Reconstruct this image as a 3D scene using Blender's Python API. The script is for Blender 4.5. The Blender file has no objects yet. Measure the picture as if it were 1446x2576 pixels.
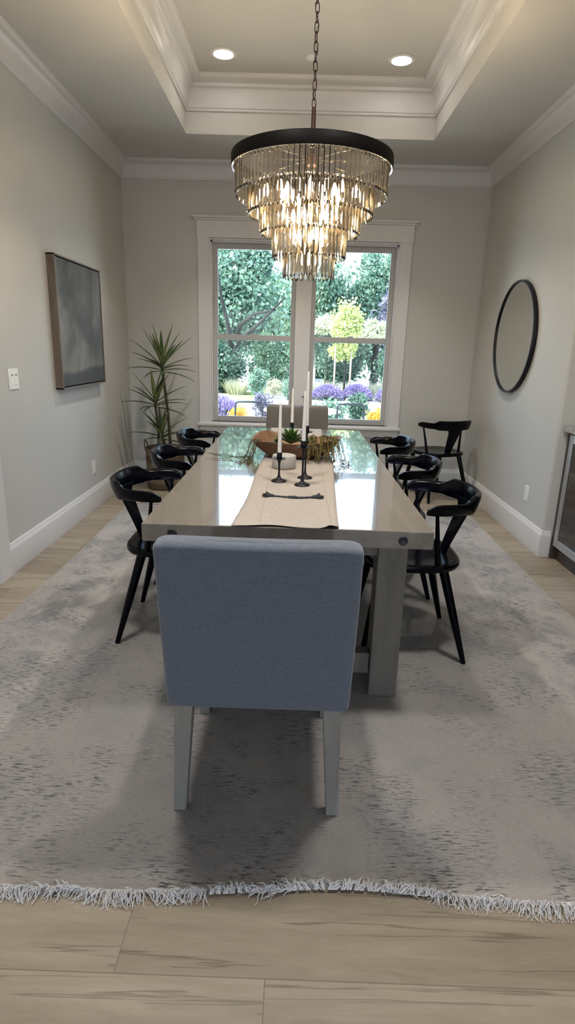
import bpy, bmesh, math, random
from mathutils import Vector, Matrix, noise
R = random.Random(7)
PI = math.pi
SC = bpy.context.scene
COL = SC.collection

# ------------------------------------------------------------------ helpers
class MB:
    """collects vertices and faces, builds ONE mesh object"""
    def __init__(s): s.v = []; s.f = []; s.sm = []
    def add(s, vs, fs, smooth=False, M=None):
        o = len(s.v)
        for p in vs:
            p = Vector(p)
            if M is not None: p = M @ p
            s.v.append(tuple(p))
        for f in fs:
            s.f.append([i + o for i in f]); s.sm.append(smooth)
        return s
    def box(s, x0, x1, y0, y1, z0, z1, M=None):
        vs = [(x0,y0,z0),(x1,y0,z0),(x1,y1,z0),(x0,y1,z0),(x0,y0,z1),(x1,y0,z1),(x1,y1,z1),(x0,y1,z1)]
        fs = [(0,3,2,1),(4,5,6,7),(0,1,5,4),(1,2,6,5),(2,3,7,6),(3,0,4,7)]
        return s.add(vs, fs, False, M)
    def rbox(s, x0, x1, y0, y1, z0, z1, r=.005, seg=2, M=None, fn=None):
        bm = bmesh.new(); bmesh.ops.create_cube(bm, size=1)
        for v in bm.verts:
            v.co = Vector(((x0+x1)/2 + v.co.x*(x1-x0), (y0+y1)/2 + v.co.y*(y1-y0), (z0+z1)/2 + v.co.z*(z1-z0)))
        bmesh.ops.bevel(bm, geom=list(bm.edges), offset=r, segments=seg, profile=.5, affect='EDGES')
        bm.verts.index_update()
        vs = [fn(v.co) if fn else tuple(v.co) for v in bm.verts]
        bm.normal_update()
        flat = [[v.index for v in f.verts] for f in bm.faces if max(abs(c) for c in f.normal) > .999]
        curv = [[v.index for v in f.verts] for f in bm.faces if max(abs(c) for c in f.normal) <= .999]
        bm.free(); o = len(s.v)
        s.add(vs, flat, False, M)
        for f in curv: s.f.append([i + o for i in f]); s.sm.append(True)
        return s
    def lathe(s, prof, c=(0,0,0), n=32, M=None, smooth=True, cap=True):
        vs = []; fs = []; m = len(prof)
        for i in range(n):
            a = 2*PI*i/n
            for r, z in prof: vs.append((c[0]+r*math.cos(a), c[1]+r*math.sin(a), c[2]+z))
        for i in range(n):
            j = (i+1) % n
            for k in range(m-1): fs.append((i*m+k, j*m+k, j*m+k+1, i*m+k+1))
        if cap:
            if prof[0][0] > 1e-6: fs.append([i*m for i in range(n)][::-1])
            if prof[-1][0] > 1e-6: fs.append([i*m+m-1 for i in range(n)])
        return s.add(vs, fs, smooth, M)
    def tube(s, pts, rad, n=8, M=None, smooth=True, closed=False):
        pts = [Vector(p) for p in pts]; m = len(pts)
        if not hasattr(rad, '__len__'): rad = [rad]*m
        vs = []; fs = []; prev = None
        for i, p in enumerate(pts):
            if closed: t = pts[(i+1) % m] - pts[i-1]
            else: t = pts[min(i+1, m-1)] - pts[max(i-1, 0)]
            t.normalize()
            if prev is None:
                a = Vector((0,0,1)) if abs(t.z) < .9 else Vector((1,0,0)); u = t.cross(a).normalized()
            else: u = (prev - t*prev.dot(t)).normalized()
            prev = u; w = t.cross(u)
            for k in range(n):
                an = 2*PI*k/n; vs.append(tuple(p + (u*math.cos(an) + w*math.sin(an))*rad[i]))
        for i in range(m if closed else m-1):
            j = (i+1) % m
            for k in range(n):
                l = (k+1) % n; fs.append((i*n+k, i*n+l, j*n+l, j*n+k))
        if not closed:
            fs.append([k for k in range(n)][::-1]); fs.append([(m-1)*n+k for k in range(n)])
        return s.add(vs, fs, smooth, M)
    def build(s, name, m, parent=None, loc=None, bevel=0):
        me = bpy.data.meshes.new(name); me.from_pydata(s.v, [], s.f)
        me.polygons.foreach_set('use_smooth', s.sm)
        me.materials.append(m); me.update()
        if any(s.sm) and hasattr(me, 'set_sharp_from_angle'): me.set_sharp_from_angle(angle=math.radians(42)); me.polygons.foreach_set('use_smooth', s.sm)
        o = bpy.data.objects.new(name, me); COL.objects.link(o)
        if parent: o.parent = parent
        if loc: o.location = loc
        if bevel:
            md = o.modifiers.new('b', 'BEVEL'); md.width = bevel; md.segments = 2; md.limit_method = 'ANGLE'
        return o
def tag(o, label, cat, group=None, kind=None):
    if label: o['label'] = label
    if cat: o['category'] = cat
    if group: o['group'] = group
    if kind: o['kind'] = kind
    return o
def thing(name, label, cat, loc=(0,0,0), rz=0, group=None):
    o = bpy.data.objects.new(name, None); COL.objects.link(o); o.empty_display_size = .1
    o.location = loc; o.rotation_euler = (0,0,rz)
    return tag(o, label, cat, group)
def struct(o): o['kind'] = 'structure'; return o
def copy_tree(o, parent=None):
    c = o.copy(); COL.objects.link(c)
    if parent: c.parent = parent
    for ch in [x for x in bpy.data.objects if x.parent == o]: copy_tree(ch, c)
    return c

# ------------------------------------------------------------------ materials
def lin(c): return tuple((x/12.92 if x <= .04045 else ((x+.055)/1.055)**2.4) for x in c)
def mat(name, col, rough=.5, metal=0, spec=.5, coat=0, coat_r=.05, trans=0, ior=1.5, emit=None, es=0, sheen=0):
    m = bpy.data.materials.new(name); m.use_nodes = True
    b = m.node_tree.nodes['Principled BSDF']
    b.inputs['Base Color'].default_value = (*col, 1); b.inputs['Roughness'].default_value = rough
    b.inputs['Metallic'].default_value = metal; b.inputs['Specular IOR Level'].default_value = spec
    b.inputs['Coat Weight'].default_value = coat; b.inputs['Coat Roughness'].default_value = coat_r
    b.inputs['Transmission Weight'].default_value = trans; b.inputs['IOR'].default_value = ior
    b.inputs['Sheen Weight'].default_value = sheen
    if emit: b.inputs['Emission Color'].default_value = (*emit, 1); b.inputs['Emission Strength'].default_value = es
    return m
class NT:
    def __init__(s, m):
        s.m = m; s.t = m.node_tree; s.b = s.t.nodes.get('Principled BSDF')
    def n(s, typ, **kw):
        nd = s.t.nodes.new(typ)
        for k, v in kw.items():
            if k.startswith('i_'): nd.inputs[k[2:].replace('_', ' ')].default_value = v
            else: setattr(nd, k, v)
        return nd
    def l(s, a, b): s.t.links.new(a, b)
    def coords(s, scale=(1,1,1), rot=(0,0,0), loc=(0,0,0)):
        tc = s.n('ShaderNodeTexCoord'); mp = s.n('ShaderNodeMapping')
        mp.inputs['Scale'].default_value = scale; mp.inputs['Rotation'].default_value = rot; mp.inputs['Location'].default_value = loc
        s.l(tc.outputs['Object'], mp.inputs['Vector']); return mp.outputs['Vector']
    def noise(s, scale, vec, detail=4, rough=.5, dist=0):
        nd = s.n('ShaderNodeTexNoise'); nd.inputs['Scale'].default_value = scale; nd.inputs['Detail'].default_value = detail
        nd.inputs['Roughness'].default_value = rough; nd.inputs['Distortion'].default_value = dist
        s.l(vec, nd.inputs['Vector']); return nd.outputs['Fac']
    def ramp(s, fac, stops):
        nd = s.n('ShaderNodeValToRGB'); e = nd.color_ramp.elements
        while len(e) < len(stops): e.new(.5)
        for i, (p, c) in enumerate(stops): e[i].position = p; e[i].color = (*c, 1) if len(c) == 3 else c
        s.l(fac, nd.inputs['Fac']); return nd.outputs['Color']
    def mix(s, fac, a, b, mode='MIX'):
        nd = s.n('ShaderNodeMix', data_type='RGBA', blend_type=mode)
        for sock, v in ((nd.inputs[0], fac), (nd.inputs[6], a), (nd.inputs[7], b)):
            if hasattr(v, 'links') or isinstance(v, bpy.types.NodeSocket): s.l(v, sock)
            elif isinstance(v, (int, float)): sock.default_value = v
            else: sock.default_value = (*v, 1)
        return nd.outputs[2]
    def math(s, op, a, b=None):
        nd = s.n('ShaderNodeMath', operation=op)
        for i, v in enumerate((a, b)):
            if v is None: continue
            if isinstance(v, bpy.types.NodeSocket): s.l(v, nd.inputs[i])
            else: nd.inputs[i].default_value = v
        return nd.outputs[0]
    def bump(s, h, strength=.2, dist=.01):
        nd = s.n('ShaderNodeBump'); nd.inputs['Strength'].default_value = strength; nd.inputs['Distance'].default_value = dist
        s.l(h, nd.inputs['Height']); s.l(nd.outputs['Normal'], s.b.inputs['Normal'])
    def col(s, c): s.l(c, s.b.inputs['Base Color'])

def painted(name, col, rough=.6, bump=.05):
    m = mat(name, col, rough, spec=.3); t = NT(m); v = t.coords()
    t.bump(t.noise(90, v, 3), bump, .004); return m
M_wall = painted('wall_paint', (.53,.53,.507), .7, .12)
M_ceil = painted('ceiling_paint', (.60,.595,.57), .75, .08)
M_trim = mat('trim_paint', (.65,.645,.64), .38, spec=.4)
M_vinyl = mat('window_vinyl', (.44,.44,.43), .4)
M_black = mat('black_wood', (.0009,.0011,.003), .2, spec=.13)
t = NT(M_black); t.bump(t.noise(40, t.coords((1,1,.15)), 3), .05, .003)
M_iron = mat('black_iron', (.012,.012,.015), .45, metal=.5)
M_dark = mat('dark_metal', (.004,.0035,.003), .5, spec=.08)
M_chain = mat('bronze_chain', (.06,.035,.03), .45, metal=.8)
M_steel = mat('brushed_steel', (.52,.53,.53), .32, metal=.9)
M_chrome = mat('chrome', (.8,.78,.74), .08, metal=1)
M_plastic = mat('white_plastic', (.78,.77,.73), .4)
M_slot = mat('slot_shadow', (.25,.24,.23), .5)
M_candle = mat('wax', (.80,.77,.74), .45); M_candle.node_tree.nodes['Principled BSDF'].inputs['Subsurface Weight'].default_value = .15

# floor: wide vinyl oak planks running across the room
M_floor = mat('oak_planks', (.4,.33,.25), .42, spec=.4); t = NT(M_floor)
tc = t.n('ShaderNodeTexCoord'); sx = t.n('ShaderNodeSeparateXYZ'); t.l(tc.outputs['Object'], sx.inputs[0])
row = t.math('FLOOR', t.math('DIVIDE', t.math('ADD', sx.outputs['Y'], 20.194), .23))
off = t.math('MULTIPLY', t.math('FRACT', t.math('ADD', t.math('MULTIPLY', row, .2267), .3907)), 1.5)
xs = t.math('DIVIDE', t.math('ADD', t.math('ADD', sx.outputs['X'], off), 30.0), 1.5)
cell = t.math('FLOOR', xs)
fy = t.math('FRACT', t.math('DIVIDE', t.math('ADD', sx.outputs['Y'], 20.194), .23)); fx = t.math('FRACT', xs)
wn = t.n('ShaderNodeTexWhiteNoise', noise_dimensions='2D'); cb = t.n('ShaderNodeCombineXYZ')
t.l(row, cb.inputs[0]); t.l(cell, cb.inputs[1]); t.l(cb.outputs[0], wn.inputs['Vector'])
cb2 = t.n('ShaderNodeCombineXYZ'); t.l(t.math('ADD', sx.outputs['X'], t.math('MULTIPLY', wn.outputs['Value'], 31)), cb2.inputs[0])
t.l(t.math('ADD', t.math('MULTIPLY', sx.outputs['Y'], 7), t.math('MULTIPLY', wn.outputs['Value'], 17)), cb2.inputs[1])
g1 = t.noise(1.6, cb2.outputs[0], 6, .6, .6); g2 = t.noise(5, cb2.outputs[0], 8, .7, 1.2)
c = t.ramp(g1, [(.28,(.16,.12,.077)),(.45,(.255,.20,.138)),(.6,(.335,.275,.198)),(.8,(.40,.34,.255))])
c = t.mix(.35, c, t.ramp(g2, [(.3,(.15,.12,.085)),(.55,(.32,.27,.21)),(.8,(.42,.37,.30))]))
cb3 = t.n('ShaderNodeCombineXYZ'); t.l(t.math('MULTIPLY', t.math('ADD', sx.outputs['X'], t.math('MULTIPLY', wn.outputs['Value'], 31)), .55), cb3.inputs[0])
t.l(t.math('ADD', t.math('MULTIPLY', sx.outputs['Y'], 15), t.math('MULTIPLY', wn.outputs['Value'], 17)), cb3.inputs[1])
streak = t.math('SUBTRACT', 1, t.math('MINIMUM', 1, t.math('MULTIPLY', t.math('ABSOLUTE', t.math('SUBTRACT', t.noise(1.1, cb3.outputs[0], 4, .6, .2), .5)), 42)))
sm_ = t.math('MULTIPLY', streak, t.math('GREATER_THAN', t.noise(1.7, cb2.outputs[0], 2), .47))
c = t.mix(t.math('MULTIPLY', sm_, .88), c, (.075,.055,.035))
c = t.mix(.32, c, t.ramp(wn.outputs['Value'], [(0,(.20,.165,.125)),(1,(.44,.39,.32))]), 'MIX')
seam = t.math('MAXIMUM', t.math('LESS_THAN', fy, .012), t.math('LESS_THAN', fx, .0017))
c = t.mix(t.math('MULTIPLY', seam, .7), c, (.13,.10,.07)); t.col(c)
t.bump(t.math('SUBTRACT', g2, t.math('MULTIPLY', seam, .8)), .12, .002)

# rug: distressed pale wool
M_rug = mat('rug_wool', (.4,.38,.35), .95, spec=.1, sheen=.2); t = NT(M_rug)
v = t.coords(); tc = t.n('ShaderNodeTexCoord'); sx = t.n('ShaderNodeSeparateXYZ'); t.l(tc.outputs['Object'], sx.inputs[0])
base = t.ramp(t.noise(1.3, v, 5, .6, .4), [(.3,(.165,.156,.155)),(.5,(.28,.262,.25)),(.7,(.385,.352,.325))])
ax = t.math('ABSOLUTE', sx.outputs['X']); ay = t.math('ABSOLUTE', sx.outputs['Y'])
dx = t.math('SUBTRACT', 1.485, ax); dy = t.math('SUBTRACT', 2.25, ay); dd = t.math('MINIMUM', dx, dy)
wob = t.math('ADD', dd, t.math('MULTIPLY', t.math('SUBTRACT', t.noise(7, v, 3), .5), .10))
inner = t.ramp(wob, [(.40,(0,0,0)),(.44,(1,1,1))])
c = t.mix(t.math('MULTIPLY', inner, .75), t.mix(.55, base, (.47,.44,.41)), t.mix(.55, base, (.148,.134,.122)))
band = t.ramp(wob, [(.10,(0,0,0)),(.13,(1,1,1)),(.32,(1,1,1)),(.35,(0,0,0))])
blot = t.ramp(t.noise(7.5, v, 5, .65, .6), [(.50,(0,0,0)),(.60,(1,1,1))])
c = t.mix(t.math('MULTIPLY', t.math('MULTIPLY', band, blot), .6), c, (.14,.15,.17))
blot2 = t.ramp(t.noise(2.6, v, 4, .6, 1.1), [(.50,(0,0,0)),(.62,(1,1,1))])
c = t.mix(t.math('MULTIPLY', blot2, .34), c, (.13,.135,.15))
vd = t.coords((24, 170, 1)); dash = t.ramp(t.noise(1, vd, 4, .65), [(.535,(0,0,0)),(.575,(1,1,1))])
zone = t.ramp(t.noise(2.8, v, 4, .7, .5), [(.46,(.05,.05,.05)),(.58,(1,1,1))])
c = t.mix(t.math('MULTIPLY', t.math('MULTIPLY', dash, zone), 1.0), c, (.026,.03,.042))
fib = t.noise(1, t.coords((60, 420, 1)), 2, .7); c = t.mix(.22, c, t.ramp(fib, [(.3,(.08,.08,.08)),(.7,(.50,.48,.46))]))
t.col(c); t.bump(t.noise(1, t.coords((120, 600, 1)), 3), .5, .004)
M_fringe = mat('cotton_fringe', (.72,.71,.71), .9, spec=.1)

def wood(name, c0, c1, scale=(2,14,14), rough=.45, coat=0, coat_r=.05, spec=.5):
    m = mat(name, c1, rough, coat=coat, coat_r=coat_r, spec=spec); t = NT(m); v = t.coords(scale)
    n = t.noise(1.6, v, 7, .62, .7); t.col(t.ramp(n, [(.3, c0), (.68, c1)]))
    if not coat: t.bump(n, .05, .002)
    return m
M_top = wood('washed_oak_top', (.165,.142,.115), (.235,.205,.17), (10,1.6,10), .12, coat=1.0, coat_r=.02, spec=.6)
M_tleg = wood('washed_oak', (.12,.108,.09), (.185,.168,.142), (14,14,1.4), .45)
M_pleg = wood('grey_oak_leg', (.20,.185,.16), (.30,.28,.25), (14,14,1.4), .5)
M_bolt = mat('bolt', (.035,.038,.045), .5, metal=.6)
M_bowl = wood('bowl_wood', (.075,.036,.016), (.24,.125,.058), (3,9,9), .5)
M_cab = wood('dark_cabinet', (.03,.022,.018), (.055,.042,.035), (9,9,1.2), .4)
M_counter = mat('stone_counter', (.30,.27,.23), .3); t = NT(M_counter); t.col(t.ramp(t.noise(40, t.coords(), 6), [(.35,(.22,.195,.165)),(.65,(.36,.33,.29))]))
def fabric(name, c0, c1, sc=330, sheen=.3):
    m = mat(name, c1, .9, spec=.15, sheen=sheen); t = NT(m)
    a = t.noise(1, t.coords((sc*1.4, sc*.12, sc*.25)), 2); b = t.noise(1, t.coords((sc*.12, sc*.3, sc*1.2)), 2)
    w = t.math('MULTIPLY', t.math('ADD', a, b), .5); t.col(t.ramp(w, [(.35, c0), (.65, c1)])); t.bump(w, .35, .002); return m
M_linen = fabric('grey_linen', (.105,.122,.155), (.153,.171,.208))
M_taupe = fabric('taupe_linen', (.14,.128,.11), (.19,.175,.152))
M_runner = mat('runner_cotton', (.62,.55,.48), .9, spec=.1); t = NT(M_runner)
tc = t.n('ShaderNodeTexCoord'); sx = t.n('ShaderNodeSeparateXYZ'); t.l(tc.outputs['Object'], sx.inputs[0])
axx = t.math('ABSOLUTE', sx.outputs['X']); ln = t.math('LESS_THAN', t.math('ABSOLUTE', t.math('SUBTRACT', axx, .128)), .0022)
w = t.noise(1, t.coords((500, 60, 1)), 2)
t.col(t.mix(t.math('MULTIPLY', ln, .45), t.ramp(w, [(.3,(.35,.31,.275)),(.7,(.44,.395,.355))]), (.3,.24,.19)))
t.bump(t.math('ADD', w, t.math('MULTIPLY', ln, .6)), .3, .002)
M_strip = mat('charcoal_cloth', (.07,.072,.08), .95, spec=.1)
M_block = mat('pale_stone', (.42,.40,.36), .8); t = NT(M_block); t.bump(t.noise(60, t.coords(), 4), .2, .003)
M_basket = mat('seagrass', (.2,.15,.1), .85, spec=.15); t = NT(M_basket)
tc = t.n('ShaderNodeTexCoord'); sx = t.n('ShaderNodeSeparateXYZ'); t.l(tc.outputs['Object'], sx.inputs[0])
ban = t.ramp(t.math('FRACT', t.math('MULTIPLY', sx.outputs['Z'], 7.6)), [(.48,(0,0,0)),(.52,(1,1,1))])
wv = t.noise(1, t.coords((60,60,140)), 3); ca = t.ramp(wv, [(.3,(.06,.04,.025)),(.7,(.14,.10,.065))]); cbb = t.ramp(wv, [(.3,(.10,.078,.05)),(.7,(.25,.20,.135))])
t.col(t.mix(ban, ca, cbb)); t.bump(wv, .8, .006)
M_soil = mat('soil', (.02,.015,.01), .95)
M_cane = wood('cane_bark', (.035,.03,.02), (.10,.085,.055), (40,40,60), .8)
def leafmat(name, c0, c1, rough=.5, sc=14, trans=.0):
    m = mat(name, c1, rough, spec=.3); t = NT(m); t.col(t.ramp(t.noise(sc, t.coords(), 3), [(.3, c0), (.7, c1)])); return m
M_dleaf = leafmat('dracaena_leaf', (.022,.045,.014), (.06,.095,.032), .4, 9)
M_dedge = leafmat('dracaena_edge', (.14,.17,.06), (.20,.22,.09), .45, 9)
M_succ = leafmat('succulent_leaf', (.035,.085,.025), (.10,.19,.05), .45, 30)
M_vine = leafmat('vine_leaf', (.09,.075,.02), (.20,.16,.05), .6, 60)
M_vine2 = leafmat('pearl_vine', (.05,.06,.03), (.12,.11,.05), .6, 60)

# canvas: stormy grey abstract
M_art = mat('canvas', (.2,.2,.2), .7, spec=.2); t = NT(M_art)
tc = t.n('ShaderNodeTexCoord'); sx = t.n('ShaderNodeSeparateXYZ'); t.l(tc.outputs['Object'], sx.inputs[0])
cl = t.ramp(t.noise(1.5, t.coords((1,1.3,.75)), 5, .6, .8), [(.30,(.045,.047,.047)),(.5,(.115,.118,.115)),(.70,(.25,.25,.235))])
hz = t.math('ADD', sx.outputs['Z'], t.math('MULTIPLY', t.math('ADD', t.noise(1.3, t.coords((1,1,.2)), 2), -.5), .12))
glow = t.ramp(t.math('ADD', t.math('MULTIPLY', hz, 1), .5), [(.175,(0,0,0)),(.205,(1,1,1)),(.24,(.5,.5,.5)),(.40,(0,0,0))])
c = t.mix(t.math('MULTIPLY', glow, .5), cl, (.25,.235,.205))
lo = t.ramp(t.math('ADD', hz, .5), [(.165,(1,1,1)),(.195,(0,0,0))])
c = t.mix(t.math('MULTIPLY', lo, .8), c, (.062,.068,.066)); t.col(c)
M_frame = wood('frame_wood', (.095,.07,.05), (.17,.13,.10), (14,14,2), .5)
M_mirror = mat('mirror_glass', (.78,.80,.76), .02, metal=1)
M_wglass = bpy.data.materials.new('window_glass'); M_wglass.use_nodes = True
nt = M_wglass.node_tree; nt.nodes.clear()
o_ = nt.nodes.new('ShaderNodeOutputMaterial'); mx = nt.nodes.new('ShaderNodeMixShader'); tr = nt.nodes.new('ShaderNodeBsdfTransparent'); gl = nt.nodes.new('ShaderNodeBsdfGlossy')
tr.inputs[0].default_value = (.93,.97,.955,1); gl.inputs['Roughness'].default_value = .02
fr = nt.nodes.new('ShaderNodeFresnel'); fr.inputs[0].default_value = 1.2
nt.links.new(fr.outputs[0], mx.inputs[0]); nt.links.new(tr.outputs[0], mx.inputs[1]); nt.links.new(gl.outputs[0], mx.inputs[2]); nt.links.new(mx.outputs[0], o_.inputs[0])
M_tglass = mat('dark_door_glass', (.03,.026,.02), .06, spec=.6)
# crystal: mostly clear, part mirror, part refracting
M_crys = bpy.data.materials.new('crystal'); M_crys.use_nodes = True
nt = M_crys.node_tree; nt.nodes.clear()
o_ = nt.nodes.new('ShaderNodeOutputMaterial')
tr = nt.nodes.new('ShaderNodeBsdfTransparent'); tr.inputs[0].default_value = (.985,.975,.955,1)
gl = nt.nodes.new('ShaderNodeBsdfGlossy'); gl.inputs['Roughness'].default_value = .05; gl.inputs[0].default_value = (1,.94,.84,1)
rf = nt.nodes.new('ShaderNodeBsdfRefraction'); rf.inputs['IOR'].default_value = 1.5; rf.inputs['Roughness'].default_value = .02; rf.inputs[0].default_value = (1,.95,.88,1)
m1 = nt.nodes.new('ShaderNodeMixShader'); m2 = nt.nodes.new('ShaderNodeMixShader'); fr = nt.nodes.new('ShaderNodeFresnel'); fr.inputs[0].default_value = 1.9
m1.inputs[0].default_value = .14; nt.links.new(tr.outputs[0], m1.inputs[1]); nt.links.new(rf.outputs[0], m1.inputs[2])
nt.links.new(fr.outputs[0], m2.inputs[0]); nt.links.new(m1.outputs[0], m2.inputs[1]); nt.links.new(gl.outputs[0], m2.inputs[2]); nt.links.new(m2.outputs[0], o_.inputs[0])
M_bulb = mat('bulb_glow', (1,.9,.7), .4, emit=(1,.76,.47), es=235)
M_can = mat('can_lens', (1,1,1), .4, emit=(1,.93,.82), es=16)

# ------------------------------------------------------------------ room shell
XL, XR, YB, ZC, ZU = -1.687, 1.7465, 5.99, 2.983, 3.356
TX0, TX1, TY0, TY1 = -.941, 1.032, 1.15, 5.258
WX0, WX1, WZ0, WZ1 = -.873, .947, .615, 2.345           # window rough opening
FY = .35                                                  # where the dining room opens into the great room
s = MB().box(-5.2, 5.2, -7.6, 6.3, -.12, 0); struct(s.build('floor', M_floor))
b = MB(); b.box(XL-.16, XR+1.0, YB, YB+.16, -.12, WZ0).box(XL-.16, XR+1.0, YB, YB+.16, WZ1, 3.5).box(XL-.16, WX0, YB, YB+.16, WZ0, WZ1).box(WX1, XR+1.0, YB, YB+.16, WZ0, WZ1)
struct(b.build('wall_back', M_wall))
DY0, DY1, DZ = 2.14, 3.09, 2.10                          # doorway in the left wall
b = MB(); b.box(XL-.14, XL, DY1, YB, 0, ZC).box(XL-.14, XL, FY, DY0, 0, ZC).box(XL-.14, XL, DY0, DY1, DZ, ZC); struct(b.build('wall_left', M_wall))
NY = 3.885; NZ = 2.42                                    # niche in the right wall
b = MB(); b.rbox(XR, XR+.16, NY, YB, 0, ZC, .014, 3)
struct(b.build('wall_right', M_wall))
struct(MB().box(XR, XR+.86, FY, 1.4, 0, ZC).build('wall_right_near', M_wall))
struct(MB().box(XR, XR+.16, 1.4, NY, NZ, ZC).box(XR+.16, XR+.73, 1.4, NY, NZ, NZ+.05).build('wall_header', M_wall))
struct(MB().box(XR+.73, XR+.86, 1.4, NY+.1, 0, ZC).build('wall_niche', M_wall))
struct(MB().box(XR+.05, XR+.85, NY+.002, NY+.12, 0, ZC).build('wall_return', M_wall))
# ceiling: soffit ring with tray, plus the great-room ceiling
b = MB(); X0, X1 = XL-.14, XR+1.0
b.box(X0, TX0-.05, FY, YB+.1, ZC, ZC+.05).box(TX1+.05, X1, FY, YB+.1, ZC, ZC+.05)
b.box(TX0-.05, TX1+.05, FY, TY0-.05, ZC, ZC+.05).box(TX0-.05, TX1+.05, TY1+.05, YB+.1, ZC, ZC+.05)
for x in (TX0-.05, TX1): b.box(x, x+.05, TY0-.0, TY1, ZC, ZU)
for y in (TY0-.05, TY1): b.box(TX0-.05, TX1+.05, y, y+.05, ZC, ZU)
b.box(TX0-.1, TX1+.1, TY0-.1, TY1+.1, ZU, ZU+.06)
b.box(-5.2, 5.2, -7.6, FY, ZC, ZC+.06); struct(b.build('ceiling', M_ceil))
# great room behind the camera: walls with large window openings
b = MB()
b.box(-5.2, XL, FY-.14, FY, 0, ZC).box(XR, 5.2, FY-.14, FY, 0, ZC)
b.box(-5.2, -2.4, -7.6, -7.45, 0, ZC).box(2.4, 5.2, -7.6, -7.45, 0, ZC).box(-2.4, 2.4, -7.6, -7.45, 2.5, ZC).box(-2.4, 2.4, -7.6, -7.45, 0, .6)
b.box(-5.2, -5.05, -7.6, FY, 0, ZC)
b.box(5.05, 5.2, -7.6, -5.0, 0, ZC).box(5.05, 5.2, -2.6, FY, 0, ZC).box(5.05, 5.2, -5.0, -2.6, 2.5, ZC).box(5.05, 5.2, -5.0, -2.6, 0, .6)
struct(b.build('wall_rear', M_wall))

def moulding(name, path, prof, closed, m):
    """prof: (out, z). path: xy polygon, offset to the left of travel direction; mitred"""
    n = len(path); vs = []; fs = []; k = len(prof)
    for i, p in enumerate(path):
        p = Vector(p)
        a = (p - Vector(path[i-1])).normalized() if (closed or i > 0) else None
        c = (Vector(path[(i+1) % n]) - p).normalized() if (closed or i < n-1) else None
        if a is None: a = c
        if c is None: c = a
        na = Vector((-a.y, a.x)); nc = Vector((-c.y, c.x)); mt = (na + nc); mt = mt / mt.dot(na)
        for u, z in prof: vs.append((p.x + mt.x*u, p.y + mt.y*u, z))
    for i in range(n if closed else n-1):
        j = (i+1) % n
        for q in range(k-1): fs.append((i*k+q, i*k+q+1, j*k+q+1, j*k+q))
    b = MB(); b.add(vs, fs, True)
    if not closed: b.add([vs[q] for q in range(k)], [list(range(k))]); b.add([vs[(n-1)*k+q] for q in range(k)], [list(range(k))[::-1]])
    return struct(b.build(name, m))
def cr(k, p):  # crown profile below ZC
    P = [(0,-k),(.010,-k),(.014,-k+.004),(.014,-k+.014),(.020,-k+.018),(.022,-k+.03)]
    for i in range(9):
        a = i/8*PI/2; P.append((.024+(p-.040)*(1-math.cos(a)), -k+.034+(k-.062)*math.sin(a)))
    P += [(p-.010,-.022),(p-.004,-.018),(p-.002,-.002),(p-.002,0)]
    return [(u, ZC+z) for u, z in P]
moulding('trim_1', [(XL,FY),(XL,YB),(XR,YB),(XR,FY)][::-1], cr(.15,.095), False, M_trim)
pt = [(0,3.140),(.012,3.140),(.015,3.144),(.015,3.156),(.022,3.160),(.024,3.182)]
for i in range(9):
    a = i/8*PI/2; pt.append((.026+.034*(1-math.cos(a)), 3.186+.102*math.sin(a)))
pt += [(.066,3.292),(.070,3.298),(.070,3.312),(.074,3.314)]
for i in range(7):
    a = i/6*PI/2; pt.append((.078+.06*math.sin(a), 3.346-.030*math.cos(a)))
pt += [(.14,3.350),(.14,3.356)]
moulding('trim_2', [(TX0,TY0),(TX1,TY0),(TX1,TY1),(TX0,TY1)], pt, True, M_trim)
bp = [(0,0),(.016,0),(.018,.01),(.018,.150),(.0165,.158),(.012,.164),(.010,.176),(.006,.186),(0,.188)]
bp = [(u, z) for u, z in bp]
moulding('baseboard_left', [(XL,YB),(XL,DY1+.135)], bp, False, M_trim)
moulding('baseboard_back', [(XR,YB),(XL,YB)], bp, False, M_trim)
moulding('baseboard_right', [(XR+.055,NY),(XR,NY),(XR,YB)], bp, False, M_trim)
moulding('baseboard_near', [(XL,DY0-.135),(XL,FY)], bp, False, M_trim)
# doorway in the left wall with casing and a closed door slab
d = struct(MB().rbox(XL-.075, XL-.035, DY0+.02, DY1-.02, .008, DZ-.02, .003).build('door_1', M_trim))
b = MB()
for z0, z1 in ((.2,.95),(1.07,1.95)): b.rbox(XL-.036, XL-.028, DY0+.14, DY1-.14, z0, z1, .003)
b.build('door_panel', M_trim, d)
MB().lathe([(.0,.0),(.026,.0),(.026,.006),(.012,.01),(.012,.03),(.026,.04),(.028,.055),(.018,.068),(0,.07)], M=Matrix.Translation((XL-.035, DY1-.09, .96)) @ Matrix.Rotation(PI/2, 4, 'Y')).build('door_knob', M_steel, d)
b = MB(); b.rbox(XL, XL+.024, DY1, DY1+.132, 0, DZ+.02, .003).rbox(XL, XL+.024, DY0-.132, DY0, 0, DZ+.02, .003).rbox(XL, XL+.026, DY0-.15, DY1+.15, DZ+.02, DZ+.17, .003).rbox(XL, XL+.045, DY0-.17, DY1+.17, DZ+.17, DZ+.2, .006)
b.box(XL-.14, XL, DY1-.018, DY1, 0, DZ).box(XL-.14, XL, DY0, DY0+.018, 0, DZ).box(XL-.14, XL, DY0, DY1, DZ-.018, DZ)
struct(b.build('trim_3', M_trim))

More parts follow.
